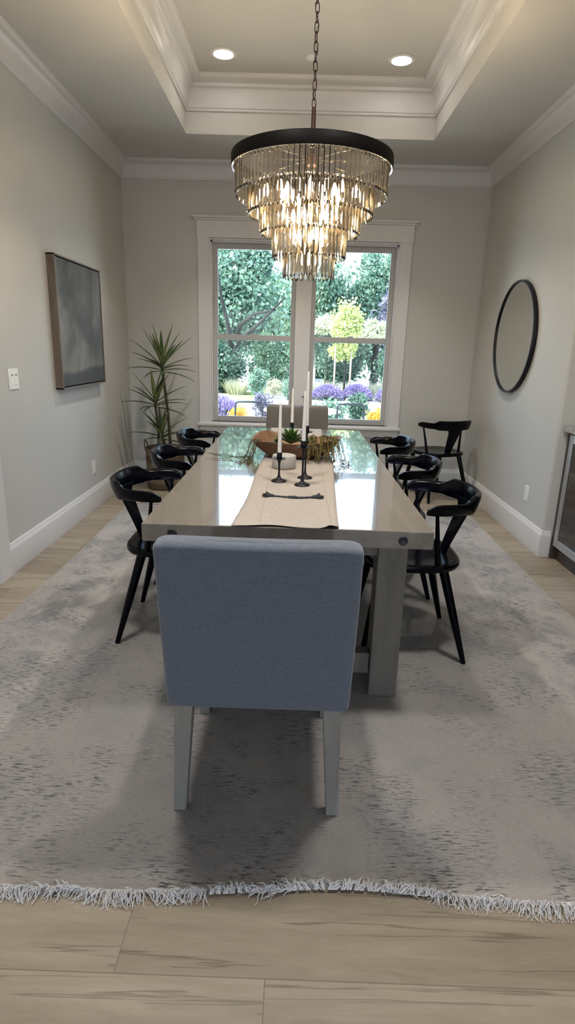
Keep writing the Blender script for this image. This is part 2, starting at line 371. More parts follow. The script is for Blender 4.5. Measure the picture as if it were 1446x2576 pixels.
# ------------------------------------------------------------------ window
w = struct(bpy.data.objects.new('window_1', None)); COL.objects.link(w)
b = MB()
CI = .018
b.rbox(WX0-.108, WX0, YB-.022, YB+.004, WZ0-.02, WZ1+.004, .002).rbox(WX1, WX1+.108, YB-.022, YB+.004, WZ0-.02, WZ1+.004, .002)
b.rbox(WX0-.115, WX1+.115, YB-.026, YB+.004, WZ1+.002, WZ1+.150, .002)
b.build('casing', M_trim, w)
b = MB(); b.rbox(WX0-.135, WX1+.135, YB-.045, YB, WZ1+.150, WZ1+.168, .005).rbox(WX0-.16, WX1+.16, YB-.065, YB, WZ1+.166, WZ1+.190, .006); b.build('head_cap', M_trim, w)
MB().rbox(WX0-.125, WX1+.125, YB-.060, YB+.06, WZ0-.038, WZ0-.012, .006).build('sill', M_trim, w)
MB().rbox(WX0-.105, WX1+.105, YB-.022, YB, WZ0-.115, WZ0-.038, .004).build('apron', M_trim, w)
b = MB()   # jamb lining stepped
b.box(WX0, WX0+.012, YB-.012, YB+.16, WZ0-.012, WZ1).box(WX1-.012, WX1, YB-.012, YB+.16, WZ0-.012, WZ1).box(WX0+.012, WX1-.012, YB-.012, YB+.16, WZ1-.012, WZ1).box(WX0, WX1, YB-.01, YB+.16, WZ0-.012, WZ0)
b.box(WX0+.012, WX0+.026, YB+.03, YB+.16, WZ0, WZ1-.012).box(WX1-.026, WX1-.012, YB+.03, YB+.16, WZ0, WZ1-.012).box(WX0+.012, WX1-.012, YB+.03, YB+.16, WZ1-.028, WZ1-.012)
b.build('jamb', M_trim, w)
MXa, MXb = -.032, .118
MB().rbox(MXa, MXb, YB-.006, YB+.15, WZ0, WZ1-.012, .003).build('mullion', M_trim, w)
for x0, x1 in ((WX0+.026, MXa), (MXb, WX1-.026)):
    g = [(x0, x1, 1.425, WZ1-.028, YB+.085, 'upper'), (x0, x1, WZ0, 1.478, YB+.048, 'lower')]
    for a0, a1, z0, z1, y, kd in g:
        sb = .046; bb = MB(); br = .055 if kd == 'lower' else .048; tr_ = .048
        if kd == 'upper': tr_ = .050
        bb.box(a0, a0+sb, y, y+.035, z0, z1).box(a1-sb, a1, y, y+.035, z0, z1).box(a0+sb, a1-sb, y, y+.035, z0, z0+br).box(a0+sb, a1-sb, y, y+.035, z1-tr_, z1)
        o = bb.build('sash', M_vinyl, w, bevel=.0025)
        MB().box(a0+sb-.004, a1-sb+.004, y+.015, y+.019, z0+br-.004, z1-tr_+.004).build('pane', M_wglass, o)
        if kd == 'lower':
            MB().rbox((a0+a1)/2-.03, (a0+a1)/2+.03, y+.004, y+.03, z1, z1+.012, .004).build('sash_lock', M_vinyl, o)

# ------------------------------------------------------------------ rug
RX0, RX1, RY0, RY1 = -1.44, 1.54, 1.175, 4.93
rc = ((RX0+RX1)/2, (RY0+RY1)/2)
def redge(x): return .014*math.sin(x*2.1+.5) + .010*math.sin(x*5.3+1.2) + .012*noise.noise(Vector((x*2.3, 0, 0)))
vs = []; fs = []; nx, ny = 120, 60
for j in range(ny+1):
    for i in range(nx+1):
        u = i/nx; vv = j/ny; X = RX0+(RX1-RX0)*u; Y0 = RY0+redge(X)
        Y = Y0 + (RY1-Y0)*vv
        Xe = X + .006*math.sin(Y*3)*(1 if u > .5 else -1)*abs(2*u-1)
        e = min(u, 1-u)*(RX1-RX0); f = min(vv, 1-vv)*(RY1-RY0)
        z = .012 if min(e, f) > .001 else .001
        vs.append((Xe-rc[0], Y-rc[1], z + .0025*noise.noise(Vector((X*3, Y*3, 0))) if z > .005 else z))
for j in range(ny):
    for i in range(nx): a = j*(nx+1)+i; fs.append((a, a+1, a+nx+2, a+nx+1))
b = MB(); b.add(vs, fs, True)
rug = b.build('area_rug', M_rug, loc=(rc[0], rc[1], 0))
tag(rug, 'large pale distressed wool rug with white fringe lying under the dining table', 'rug')
b = MB()
def strand(b, x, y, ang, L, w, lift):
    p = Vector((x, y, .009)); pts = []; a = ang; n = 6
    for i in range(n+1):
        pts.append(p.copy()); a += R.uniform(-.5, .5)
        p = p + Vector((math.cos(a), math.sin(a), 0))*L/n; p.z = .004 + lift*math.sin(PI*min(1, (i+1)/n*1.15))
    b.tube(pts, [w*(1-.55*i/n) for i in range(n+1)], 4)
for side in (-1, 1):
    x = RX0+.004
    while x < RX1-.004:
        y = RY0+redge(x)+.006 if side < 0 else RY1-.004
        flip = noise.noise(Vector((x*2.1, 5.5, 0)))
        swirl = 1.9*noise.noise(Vector((x*5.5, 1.5, 0))) + .6*noise.noise(Vector((x*30, 3.5, 0)))
        L = .040 + .020*noise.noise(Vector((x*8, 9, 0)))
        up_ = side < 0 and flip > .22
        ta = side*PI/2 + swirl*1.4 + R.uniform(-.3, .3)
        if up_: ta = PI/2 + swirl + R.uniform(-.5, .5)
        for k in range(11 if side < 0 else 2):
            strand(b, x+R.uniform(-.006, .006), y + (-.016 if up_ else 0), ta + R.uniform(-.42, .42), max(.02, L*R.uniform(.6, 1.3)), R.uniform(.0009, .0017), R.uniform(.003, .022))
        x += R.uniform(.012, .021)
fr_ = b.build('fringe', M_fringe, None); fr_.parent = rug; fr_.location = (-rc[0], -rc[1], 0); fr_['label'] = 'white cotton fringe'; fr_['kind'] = 'stuff'

# ------------------------------------------------------------------ dining table
TXL, TXR, TYN, TYF, TZ = -.527, .497, 1.932, 4.525, .76
tcx, tcy = (TXL+TXR)/2, (TYN+TYF)/2
tb = thing('dining_table', 'long washed oak dining table with glossy top and black corner bolts', 'table', (tcx, tcy, 0))
hw, hl = (TXR-TXL)/2, (TYF-TYN)/2
MB().rbox(-hw, hw, -hl, hl, TZ-.066, TZ, .004, 2).build('tabletop', M_top, tb)
for sx_ in (-1, 1):
    for sy_ in (-1, 1):
        cx = sx_*(hw-.112); cy = sy_*(hl-(.195 if sy_ < 0 else .090))
        MB().rbox(cx-.056, cx+.056, cy-.056, cy+.056, 0.0125, TZ-.067, .004, 2).build('leg', M_tleg, tb)
MB().rbox(-hw+.17, hw-.17, -hl+.165, -hl+.225, .10, .19, .003).rbox(-hw+.17, hw-.17, hl-.120, hl-.060, .10, .19, .003).rbox(-.04, .04, -hl+.225, hl-.120, .11, .18, .003).build('stretcher', M_tleg, tb)
b = MB(); b.box(-hw+.12, hw-.12, -hl+.16, -hl+.185, TZ-.15, TZ-.066).box(-hw+.12, hw-.12, hl-.080, hl-.055, TZ-.15, TZ-.066)
for sx_ in (-1, 1): b.box(sx_*(hw-.11)-.0125, sx_*(hw-.11)+.0125, -hl+.25, hl-.146, TZ-.15, TZ-.066)
b.build('apron', M_tleg, tb)
for sy_ in (-1, 1):
    for x in (-.405, .405):
        rot = Matrix.Translation((x, sy_*hl, TZ-.034)) @ Matrix.Rotation(PI/2*(-sy_), 4, 'X')
        MB().lathe([(.0168,-.002),(.0168,.0025),(.0155,.004),(.0135,.0042),(.012,.003),(0,.0032)], n=24, M=rot).build('bolt', M_bolt, tb)

# ------------------------------------------------------------------ black chairs
def rail_mesh():
    b = MB(); n = 44; rings = []
    for i in range(n+1):
        th = -PI/2*1.0 + PI*i/n
        ct, st = math.cos(th), math.sin(th)
        x = .240*math.copysign(abs(st)**.82, st); y = -.018 - .252*(max(ct, 0)**.80)
        rings.append((x, y, th))
    vs = []; fs = []; K = 10
    for i, (x, y, th) in enumerate(rings):
        a = Vector(rings[max(i-1,0)][:2]); c = Vector(rings[min(i+1,n)][:2]); tg = (c-a).normalized(); nr = Vector((tg.y, -tg.x))
        s_ = abs(th)/(PI/2)                                  # 0 back, 1 arm tip
        w = max(0, min(1, (.60-s_)/.16)); w = w*w*(3-2*w)
        top = .741 + .024*w; bot = .682 - .008*w + .003*s_
        if s_ > .88: k = (s_-.88)/.12; kk = math.sqrt(max(0, 1-k*k)); mid = (top+bot)/2 - .010; top = mid+(top-mid)*(.42+.58*kk); bot = mid+(bot-mid)*(.75+.25*kk)
        thk = .0135 + .003*w
        lean = .010                                          # top leans out a little
        for k in range(K):
            an = 2*PI*k/K + PI/K
            cu = math.copysign(abs(math.cos(an))**.55, math.cos(an)); cv = math.copysign(abs(math.sin(an))**.55, math.sin(an))
            z = (top+bot)/2 + (top-bot)/2*cv
            off = thk*cu + lean*cv
            vs.append((x + nr.x*off, y + nr.y*off, z))
    for i in range(n):
        for k in range(K): l = (k+1) % K; fs.append((i*K+k, i*K+l, (i+1)*K+l, (i+1)*K+k))
    fs.append(list(range(K))[::-1]); fs.append([n*K+k for k in range(K)])
    b.add(vs, fs, True); return b
def splat_mesh():
    b = MB(); vs = []; fs = []; rows = 14; C = 8
    for j in range(rows+1):
        t_ = j/rows; z = .452 + t_*(.700-.452)
        hwid = .028 + .040*t_ + .055*max(0, (t_-.80)/.20)**2.2
        yc = -.163 - .095*t_**1.15
        for k in range(C+1):
            u = -1 + 2*k/C; x = hwid*u; cur = .06*x*x/.02*.5*t_
            vs.append((x, yc+cur-.009, z))
        for k in range(C+1):
            u = 1 - 2*k/C; x = hwid*u; cur = .06*x*x/.02*.5*t_
            vs.append((x, yc+cur+.009, z))
    q = 2*(C+1)
    for j in range(rows):
        for k in range(q): l = (k+1) % q; fs.append((j*q+k, j*q+l, (j+1)*q+l, (j+1)*q+k))
    fs.append(list(range(q))[::-1]); fs.append([rows*q+k for k in range(q)])
    b.add(vs, fs, True); return b
def seat_mesh():
    b = MB(); vs = []; fs = []; N = 56
    def out(a, s):
        c, s2 = math.cos(a), math.sin(a); e = 2/3.6
        x = .228*math.copysign(abs(c)**e, c)*s; y = .222*math.copysign(abs(s2)**e, s2)*s
        if y < 0: x *= 1-.14*(-y/.222)**2
        return x, y
    prof = [(0,.443),(.35,.443),(.65,.447),(.86,.454),(.95,.456),(.99,.452),(1.0,.444),(.995,.432),(.97,.424),(.6,.424),(0,.424)]
    m = len(prof)
    for i in range(N):
        for s_, z in prof: x, y = out(2*PI*i/N, s_); vs.append((x, y, z))
    for i in range(N):
        j = (i+1) % N
        for k in range(m-1): fs.append((i*m+k, j*m+k, j*m+k+1, i*m+k+1))
    b.add(vs, fs, True); return b
def black_chair(label, loc, rz, group):
    t_ = thing('dining_chair', label, 'chair', loc, rz, group)
    seat_mesh().build('seat', M_black, t_)
    rail_mesh().build('back_rail', M_black, t_)
    splat_mesh().build('splat', M_black, t_)
    for s_ in (-1, 1):
        MB().tube([(s_*.184,-.098,.44),(s_*.203,-.080,.57),(s_*.226,-.062,.70)], [.0140,.0105,.0072], 12).build('spindle', M_black, t_)
        MB().tube([(s_*.160,-.125,.44),(s_*.195,-.185,.22),(s_*.229,-.245,.001)], [.0215,.0185,.0115], 14).build('leg', M_black, t_)
        MB().tube([(s_*.160,.135,.44),(s_*.186,.176,.22),(s_*.212,.215,.001)], [.0215,.0185,.0115], 14).build('leg', M_black, t_)
    return t_
RZ = .0125   # rug top
G = 'black curved-back dining chairs along the table'
ch = black_chair('black curved-back wooden chair on the left side of the table, nearest the camera', (-.555, 2.665, RZ), -PI/2, G)
spots = [(-.545,3.365,-PI/2+.02,'black curved-back wooden chair in the middle of the left side of the table'),
         (-.545,4.115,-PI/2-.015,'black curved-back wooden chair on the left side of the table, farthest from the camera'),
         (.548,2.585,PI/2,'black curved-back wooden chair on the right side of the table, nearest the camera'),
         (.545,3.285,PI/2-.02,'black curved-back wooden chair in the middle of the right side of the table'),
         (.545,4.055,PI/2+.02,'black curved-back wooden chair on the right side of the table, farthest from the camera')]
for x, y, rz, lb in spots:
    c_ = copy_tree(ch); c_.location = (x, y, RZ); c_.rotation_euler = (0,0,rz); c_['label'] = lb
c_ = copy_tree(ch); c_.location = (1.37, 5.58, 0); c_.rotation_euler = (0,0,math.radians(25)); c_['label'] = 'black T-back wooden chair standing alone in the right corner behind the table'
del c_['group']

# ------------------------------------------------------------------ upholstered end chairs
def parsons(label, loc, rz, m):
    t_ = thing('upholstered_chair', label, 'chair', loc, rz)
    # faces +y; back at -y, leaning back
    def lean(co):
        k = max(0, (co.z-.36)/.53); x = co.x*(1 + .012*math.sin(k*3))
        z = co.z - .006*math.cos(co.x/.26*PI/2)*k**6
        return (x, co.y - .105*k**1.25 + .010*k*(1-(co.x/.27)**2), z)
    b = MB(); bm = bmesh.new(); bmesh.ops.create_grid
    # subdivided rounded slab
    W, D, Z0, Z1 = .262, .045, .36, .888; n1, n2 = 12, 14; r = .026
    vs = []; fs = []; Q = []
    ring = []
    for i in range(5): a = -PI/2 + PI/2*i/4; ring.append((W-r+r*math.cos(a), -D+r+r*math.sin(a)))
    for i in range(5): a = PI/2*i/4; ring.append((W-r+r*math.cos(a), D-r+r*math.sin(a)))
    for i in range(1, n1): ring.append((W-r-(2*W-2*r)*i/n1, D))
    for i in range(5): a = PI/2+PI/2*i/4; ring.append((-W+r+r*math.cos(a), D-r+r*math.sin(a)))
    for i in range(5): a = PI+PI/2*i/4; ring.append((-W+r+r*math.cos(a), -D+r+r*math.sin(a)))
    for i in range(1, n1): ring.append((-W+r+(2*W-2*r)*i/n1, -D))
    K = len(ring); levels = [(0.96,Z0),(1,Z0+.006)] + [(1, Z0+.006+(Z1-.03-Z0)*j/n2) for j in range(1, n2+1)]
    for i in range(1, 6):
        a = PI/2*i/5; levels.append((None, a))
    for sc_, z in levels:
        for (x, y) in ring:
            if sc_ is None:
                a = z; ins = .030*(1-math.cos(a)); zz = Z1-.024+.024*math.sin(a)
                xx = math.copysign(max(0, abs(x)-ins), x); yy = math.copysign(max(0, abs(y)-ins), y)
                vs.append(lean(Vector((xx, yy, zz))))
            else:
                yy = y*(1 if sc_ == 1 else .9); vs.append(lean(Vector((x*(1 if sc_ == 1 else .99), yy, z))))
    for j in range(len(levels)-1):
        for k in range(K): l = (k+1) % K; fs.append((j*K+k, j*K+l, (j+1)*K+l, (j+1)*K+k))
    fs.append(list(range(K))[::-1]); fs.append([(len(levels)-1)*K+k for k in range(K)])
    bm.free(); b.add(vs, fs, True)
    bo = b.build('backrest', m, t_, loc=(0,.045,0))
    MB().rbox(-.255, .255, .085, .545, .36, .50, .03, 4).build('seat', m, t_)
    for s_ in (-1, 1):
        for y, dy in ((.035, -.015), (.49, .01)):
            b = MB(); t0, t1 = .0265, .0185; x = s_*.212; x1 = s_*.229
            vs = [(x1+a*t1, y+dy+c2*t1, 0) for a, c2 in ((-1,-1),(1,-1),(1,1),(-1,1))] + [(x+a*t0, y+c2*t0, .372) for a, c2 in ((-1,-1),(1,-1),(1,1),(-1,1))]
            b.add(vs, [(0,3,2,1),(4,5,6,7),(0,1,5,4),(1,2,6,5),(2,3,7,6),(3,0,4,7)]); b.build('leg', M_pleg, t_, bevel=.003)
    return t_
parsons('grey linen upholstered chair seen from behind at the near end of the table', (-.082, 1.432, RZ), 0, M_linen)
parsons('taupe linen upholstered chair at the far end of the table, in front of the window', (.015, 4.98, RZ-.004), PI, M_taupe)

# ------------------------------------------------------------------ table runner and centrepiece
rx = -.0; RW = .19
vs = []; fs = []; nx, ny = 22, 150; ry0, ry1 = TYN-.001, 4.515
rnc = (0.012, (ry0+ry1)/2)
for j in range(ny+1):
    Y = ry0 + (ry1-ry0)*j/ny
    wob = .012*math.sin(Y*2.4+.4) + .006*math.sin(Y*6.1); cxr = -.016 + .028*min(1, max(0, (Y-1.94)/1.2))
    tw = RW + .006*math.sin(Y*4+2)
    for i in range(nx+1):
        u = -1+2*i/nx; X = cxr + u*tw + wob*.5
        near = max(0, 1-(Y-ry0)/.9)
        h = .0022 + .0085*near*max(0, noise.noise(Vector((X*6, Y*18, 2)))) + .0012*max(0, noise.noise(Vector((X*20, Y*12, 7))))
        if Y < ry0+.05: h += .010*math.exp(-((X-.135)/.02)**2)*(1-(Y-ry0)/.05)
        vs.append((X-rnc[0], Y-rnc[1] - (.006*math.sin(X*23) if j == 0 else 0), TZ+.0006+h))
for j in range(ny):
    for i in range(nx): a = j*(nx+1)+i; fs.append((a, a+1, a+nx+2, a+nx+1))
b = MB(); b.add(vs, fs, True); o = b.build('table_runner', M_runner, loc=(rnc[0], rnc[1], 0))
md = o.modifiers.new('s', 'SOLIDIFY'); md.thickness = .0012; md.offset = 1
tag(o, 'cream cotton runner laid down the middle of the dining table', 'table runner')
TR = TZ+.0042
# twisted dark cloth strip
b = MB(); pts = []; rad = []
for i in range(41):
    u = i/40; x = -.114+.228*u; y = 2.338 + .006*math.sin(u*9) - .008*math.sin(PI*u)
    e = abs(2*u-1); r_ = .0042 + .0095*max(0, (e-.62)/.38)**1.2 + .003*math.exp(-((u-.5)/.09)**2); pts.append((x, y, TR+.002+r_*.6)); rad.append(r_*(1+.15*math.sin(u*60)))
b.tube(pts, rad, 8)
for e in (0, 1):
    for k in range(60):
        bx_, by_, bz_ = pts[0] if e == 0 else pts[-1]; d_ = -1 if e == 0 else 1
        y1 = by_+R.uniform(-.014, .014); b.tube([(bx_-d_*.012, by_+(y1-by_)*.5, TR+R.uniform(.003,.014)), (bx_+d_*R.uniform(.004,.016), y1, TR+R.uniform(.001,.013))], .0006, 3)
tag(b.build('cloth_strip', M_strip), 'charcoal twisted cloth strip with frayed ends lying across the cream runner', 'cloth strip')
# pale round block
tag(MB().lathe([(0,0),(.052,0),(.060,.004),(.0625,.012),(.0625,.058),(.059,.066),(.050,.069),(0,.069)], n=40).build('round_block', M_block, loc=(-.052, 2.965, TR)), 'short pale grey round block on the runner, in front of the wooden bowl', 'block')
# candle holders and taper candles
def holder(x, y, h, label, cl):
    t_ = thing('candle_holder', label, 'candle holder', (x, y, TR), 0, 'black iron candle holders')
    MB().lathe([(0,0),(.034,0),(.036,.003),(.034,.0065),(.018,.012),(.009,.019),(.0055,.030),(.0045,.05)], n=32).build('base', M_iron, t_)
    MB().lathe([(.0045,.045),(.0045,h-.055),(.0065,h-.045),(.010,h-.034)], n=16).build('stem', M_iron, t_)
    MB().lathe([(0,h-.034),(.012,h-.034),(.028,h-.031),(.0305,h-.027),(.028,h-.028),(.0125,h-.030)], n=32).build('drip_plate', M_iron, t_)
    MB().lathe([(.0115,h-.032),(.0125,h-.030),(.0125,h-.002),(.0115,h),(.0100,h),(.0098,h-.012),(0,h-.012)], n=24).build('cup', M_iron, t_)
    c_ = MB().lathe([(0,0),(.0094,0),(.0098,.01),(.0075,cl*.55),(.0058,cl*.88),(.0048,cl*.95),(.002,cl*.985),(0,cl*.99)], n=20).build('taper_candle', M_candle, loc=(x, y, TR+h-.0115))
    return c_
cs = [(-.068, 2.638, .137, .245, 'short black candle holder at the left, in front of the pale round block', 'white taper candle at the left, standing in the short black holder'),
      (.040, 2.571, .204, .232, 'medium black candle holder nearest the camera, right of the short one', 'white taper candle nearest the camera, in the medium black holder'),
      (.054, 2.725, .252, .262, 'tall black candle holder just behind the medium one', 'tallest white taper candle, standing just behind the nearest candle'),
      (-.020, 3.66, .150, .225, 'black candle holder standing behind the wooden bowl', 'cream taper candle farthest from the camera, behind the succulent')]
for x, y, h, cl, l1, l2 in cs:
    c_ = holder(x, y, h, l1, cl); tag(c_, l2, 'candle', 'taper candles')
# slim tiered stand behind
t_ = thing('tiered_stand', 'thin black stand with small shiny tiers behind the tallest candle', 'stand', (.052, 3.86, TR))
MB().lathe([(0,0),(.03,0),(.03,.004),(.004,.012),(.003,.30),(0,.302)], n=16).build('pole', M_iron, t_)
for z in (.155, .225, .292): MB().lathe([(0,z+.012),(.006,z+.008),(.020,z+.001),(.024,z),(.022,z-.002),(0,z-.002)], n=20).build('tier_dish', M_chrome if z < 0 else M_iron, t_)
# wooden dough bowl
b = MB(); N = 64; vs = []; fs = []
def rimz(a):
    c_, s_ = math.cos(a), math.sin(a)
    return .098 + .020*max(0, c_)**3 + .034*math.exp(-((a-2.3)/.40)**2) - .010*math.exp(-((a-3.5)/.5)**2) + .004*math.sin(a*5)
prof = [(0,0),(.35,.0),(.55,.012),(.74,.30),(.88,.62),(.97,.90),(1.0,1.0),(.965,1.0),(.93,.93),(.83,.66),(.66,.38),(.4,.24),(0,.22)]
m = len(prof)
for i in range(N):
    a = 2*PI*i/N; rz_ = rimz(a); ex = .256*(1+.02*math.sin(a*3+1)); ey = .165*(1+.04*math.sin(a*4))
    for s_, k in prof: vs.append((ex*s_*math.copysign(abs(math.cos(a))**.85, math.cos(a)), ey*s_*math.sin(a), k*rz_))
for i in range(N):
    j = (i+1) % N
    for k in range(m-1): fs.append((i*m+k, j*m+k, j*m+k+1, i*m+k+1))
b.add(vs, fs, True); BW = (.006, 3.30)
bo = b.build('wooden_bowl', M_bowl, loc=(BW[0], BW[1], TR)); tag(bo, 'long carved brown wooden bowl holding greenery in the middle of the table', 'bowl')
def blade(b, base, d, L, W, droop, n=7, fold=.25, thick=0):
    d = Vector(d).normalized(); p = Vector(base); side = d.cross(Vector((0,0,1)))
    if side.length < .05: side = Vector((1,0,0))
    side.normalize(); vs = []; fs = []
    for i in range(n+1):
        t_ = i/n; w = W*(.55+.45*math.sin(min(1, t_*2.2)*PI/2))*(1-t_**2.2)
        up = side.cross(d).normalized()
        vs += [tuple(p - side*w + up*w*fold), tuple(p - up*thick*(1-t_)), tuple(p + side*w + up*w*fold)]
        if thick: vs.append(tuple(p + up*thick*(1-t_)*.7))
        d = (d + Vector((0,0,-1))*droop*(.3+t_)/n).normalized(); p = p + d*L/n
    q = 4 if thick else 3
    for i in range(n):
        a = i*q; c = a+q
        if thick: fs += [(a,a+1,c+1,c),(a+1,a+2,c+2,c+1),(a+2,a+3,c+3,c+2),(a+3,a,c,c+3)]
        else: fs += [(a,a+1,c+1,c),(a+1,a+2,c+2,c+1)]
    b.add(vs, fs, True)
def succulent(x, y, z, n, L, label):
    b = MB()
    for i in range(n):
        t_ = i/n; a = i*2.399; el = .35 + 1.05*t_
        blade(b, (0,0,.002+.004*t_), (math.cos(a)*math.cos(el), math.sin(a)*math.cos(el), math.sin(el)), L*(1-.35*t_)*R.uniform(.85,1.1), L*.17, .25, 6, .35, .004)
    tag(b.build('succulent', M_succ, loc=(x, y, z)), label, 'succulent')
succulent(BW[0]-.03, BW[1]-.02, TR+.075, 28, .125, 'large green rosette succulent in the middle of the wooden bowl')
succulent(BW[0]-.105, BW[1]+.0, TR+.06, 16, .06, 'small green succulent at the left inside the wooden bowl')
succulent(BW[0]+.055, BW[1]+.05, TR+.06, 18, .08, 'dark green succulent at the right of the large one in the wooden bowl')
def vine(b, pts, r=.0012, leaf=.006, dens=1.0):
    b.tube(pts, r, 4)
    for i in range(len(pts)-1):
        a, c = Vector(pts[i]), Vector(pts[i+1]); k = max(1, int((c-a).length/leaf*.75*dens))
        for j in range(k):
            p = a.lerp(c, (j+R.random())/k); d = Vector((R.uniform(-1,1), R.uniform(-1,1), R.uniform(-.5,1))).normalized()
            q = d.cross(Vector((R.uniform(-1,1), R.uniform(-1,1), R.uniform(-1,1)))).normalized(); s_ = leaf*R.uniform(.6,1.2)
            b.add([tuple(p), tuple(p+d*s_*.5+q*s_*.3), tuple(p+d*s_), tuple(p+d*s_*.5-q*s_*.3)], [(0,1,2,3)])
def hang(x, y, z, dx, dy, drop, n=10, out=.05):
    pts = []
    for i in range(n+1):
        t_ = i/n; pts.append((x+dx*t_**.8+R.uniform(-.004,.004), y+dy*t_**.8+R.uniform(-.004,.004), max(TR+.004+R.uniform(0,.004), z + .02*math.sin(PI*min(1,t_*2)) - drop*t_**1.6)))
    return pts
b = MB()
for k in range(44):
    a = R.uniform(-1.15, .25); x = BW[0]+.155+R.uniform(-.08,.06); y = BW[1]-.055+R.uniform(-.05,.03)
    vine(b, hang(x, y, TR+.118, R.uniform(-.02,.05), -.10-R.uniform(0,.05), R.uniform(.05,.15)), .0016, .013, 1.5)
tag(b.build('trailing_plant', M_vine), 'olive trailing plant spilling over the right front of the wooden bowl', 'plant')
b = MB()
for k in range(9):
    x = BW[0]+.215+R.uniform(-.03,.02); y = BW[1]-.05+R.uniform(-.05,.05)
    p = hang(x, y, TR+.11, .05+R.uniform(-.02,.03), -.12+R.uniform(-.06,.04), .16); p += [(p[-1][0]+R.uniform(-.03,.03), p[-1][1]-R.uniform(.02,.09), TR+.004)]
    vine(b, p, .0014, .007, .8)
tag(b.build('trailing_plant', M_vine2), 'thin dark wiry tendrils hanging off the right end of the wooden bowl', 'plant')
b = MB()
for k in range(15):
    x = BW[0]-.215+R.uniform(-.03,.03); y = BW[1]-.03+R.uniform(-.05,.04)
    p = hang(x, y, TR+.085, -.045+R.uniform(-.03,.03), -.09+R.uniform(-.08,.05), .12); p += [(p[-1][0]+R.uniform(-.02,.06), p[-1][1]-R.uniform(.02,.12), TR+.004)]
    vine(b, p, .0015, .009, 1.1)
for k in range(4):
    x0 = BW[0]-.25; vine(b, [(x0,3.22,TR+.01),(x0-.06,3.18-k*.02,TR+.012),(x0-.13,3.17+k*.03,TR+.006),(x0-.2-.02*k,3.2+k*.02,TR+.012)], .0012, .005, .3)
tag(b.build('trailing_plant', M_vine2), 'dark string-like vine trailing off the left end of the wooden bowl', 'plant')

# ------------------------------------------------------------------ chandelier
CX, CY = .042, 3.2
cd = thing('chandelier', 'five-tier crystal chandelier with dark metal rim hanging over the table', 'chandelier', (CX, CY, 1.70))
def L(z): return z-1.70
MB().lathe([(.384,L(2.205)),(.393,L(2.204)),(.395,L(2.212)),(.395,L(2.256)),(.392,L(2.262)),(.386,L(2.262)),(.384,L(2.25)),(.384,L(2.205))], n=96, cap=False).build('rim', M_dark, cd)
MB().lathe([(.3845,L(2.2045)),(.3925,L(2.2035)),(.3845,L(2.206))], n=96, cap=False).build('rim_lip', M_chrome, cd)
b = MB()
for k in range(4):
    a = k*PI/4; b.tube([(math.cos(a)*.386, math.sin(a)*.386, L(2.250)), (-math.cos(a)*.386, -math.sin(a)*.386, L(2.250))], .003, 8)
b.build('cross_bar', M_chrome, cd)
MB().lathe([(0,L(2.225)),(.03,L(2.225)),(.03,L(2.27)),(.0115,L(2.275)),(.0105,L(2.46)),(.0075,L(2.475)),(0,L(2.478))], n=20).build('rod', M_chain, cd)
MB().lathe([(0,L(1.86)),(.010,L(1.86)),(.010,L(2.23)),(0,L(2.23))], n=12).build('inner_stem', M_chrome, cd)
z = 2.470; k = 0
lk = None
while z < 3.33:
    if lk is None:
        b = MB(); pts = []
        for i in range(18):
            a = 2*PI*i/18; pts.append((.0095*math.cos(a), 0, .0175*math.copysign(abs(math.sin(a))**.8, math.sin(a))+.0 + (.0055 if math.sin(a) > 0 else -.0055)))
        b.tube(pts, .0022, 6, closed=True); lk = b.build('chain_link', M_chain, cd); o = lk
    else: o = lk.copy(); COL.objects.link(o)
    o.location = (0, 0, L(z)+.018); o.rotation_euler = (0, .05*math.sin(k), .35+PI/2*(k % 2)); z += .0385; k += 1
pts = [(.009*math.cos(i*1.1), .009*math.sin(i*1.1), L(2.47)+i*.02) for i in range(44)]
MB().tube(pts, .0013, 5).build('cord', M_chain, cd)
MB().lathe([(0,L(3.325)),(.02,L(3.326)),(.06,L(3.338)),(.065,L(3.355)),(0,L(3.355))], n=32).build('canopy', M_dark, cd)
def crystal(len_, w=.0121, tdepth=.0068):
    b = MB(); sec = [(-1,0),(-.55,-1),(.55,-1),(1,0),(.45,.75),(-.45,.75)]
    lv = [(0,.55),(.008,1),(len_-.016,1),(len_,.50)]
    vs = []; fs = []
    for z_, s_ in lv:
        for x, y in sec: vs.append((x*w*s_, y*tdepth*s_, -z_))
    for j in range(3):
        for k_ in range(6): l = (k_+1) % 6; fs.append((j*6+k_, (j+1)*6+k_, (j+1)*6+l, j*6+l))
    fs.append([0,1,2,3,4,5]); fs.append([18+k_ for k_ in range(6)][::-1]); b.add(vs, fs); return b
tiers = [(.372,2.214,2.078),(.309,2.118,1.993),(.246,2.032,1.907),(.182,1.935,1.797),(.126,1.845,1.707)]
spec = []
for ti, (r_, zt, zb) in enumerate(tiers):
    n = int(2*PI*r_/.0250); b = MB()
    b.lathe([(r_-.003,L(zt)+.0005),(r_+.001,L(zt)+.0005),(r_+.001,L(zt)+.0025),(r_-.003,L(zt)+.0025),(r_-.003,L(zt)+.0005)], n=64, cap=False)
    b.build('tier_ring', M_chrome, cd)
    for i in range(n):
        a = 2*PI*(i+.3*ti)/n; spec.append((math.sin(a)*-1 + .25*(ti == 0) + (0 if ti else .0), ti, r_, zt, zt-zb, a))
for r_, zt in ((.309,2.12),(.246,2.03),(.182,1.935),(.126,1.85)):
    for k in range(4):
        a = k*PI/2+PI/4; MB().tube([(math.cos(a)*r_, math.sin(a)*r_, L(zt)+.004), (math.cos(a)*(r_+.055), math.sin(a)*(r_+.055), L(zt)+.085)], .0018, 5).build('hanger', M_chrome, cd)
spec.sort(key=lambda q: -q[0])
protos = {}; rest = MB()
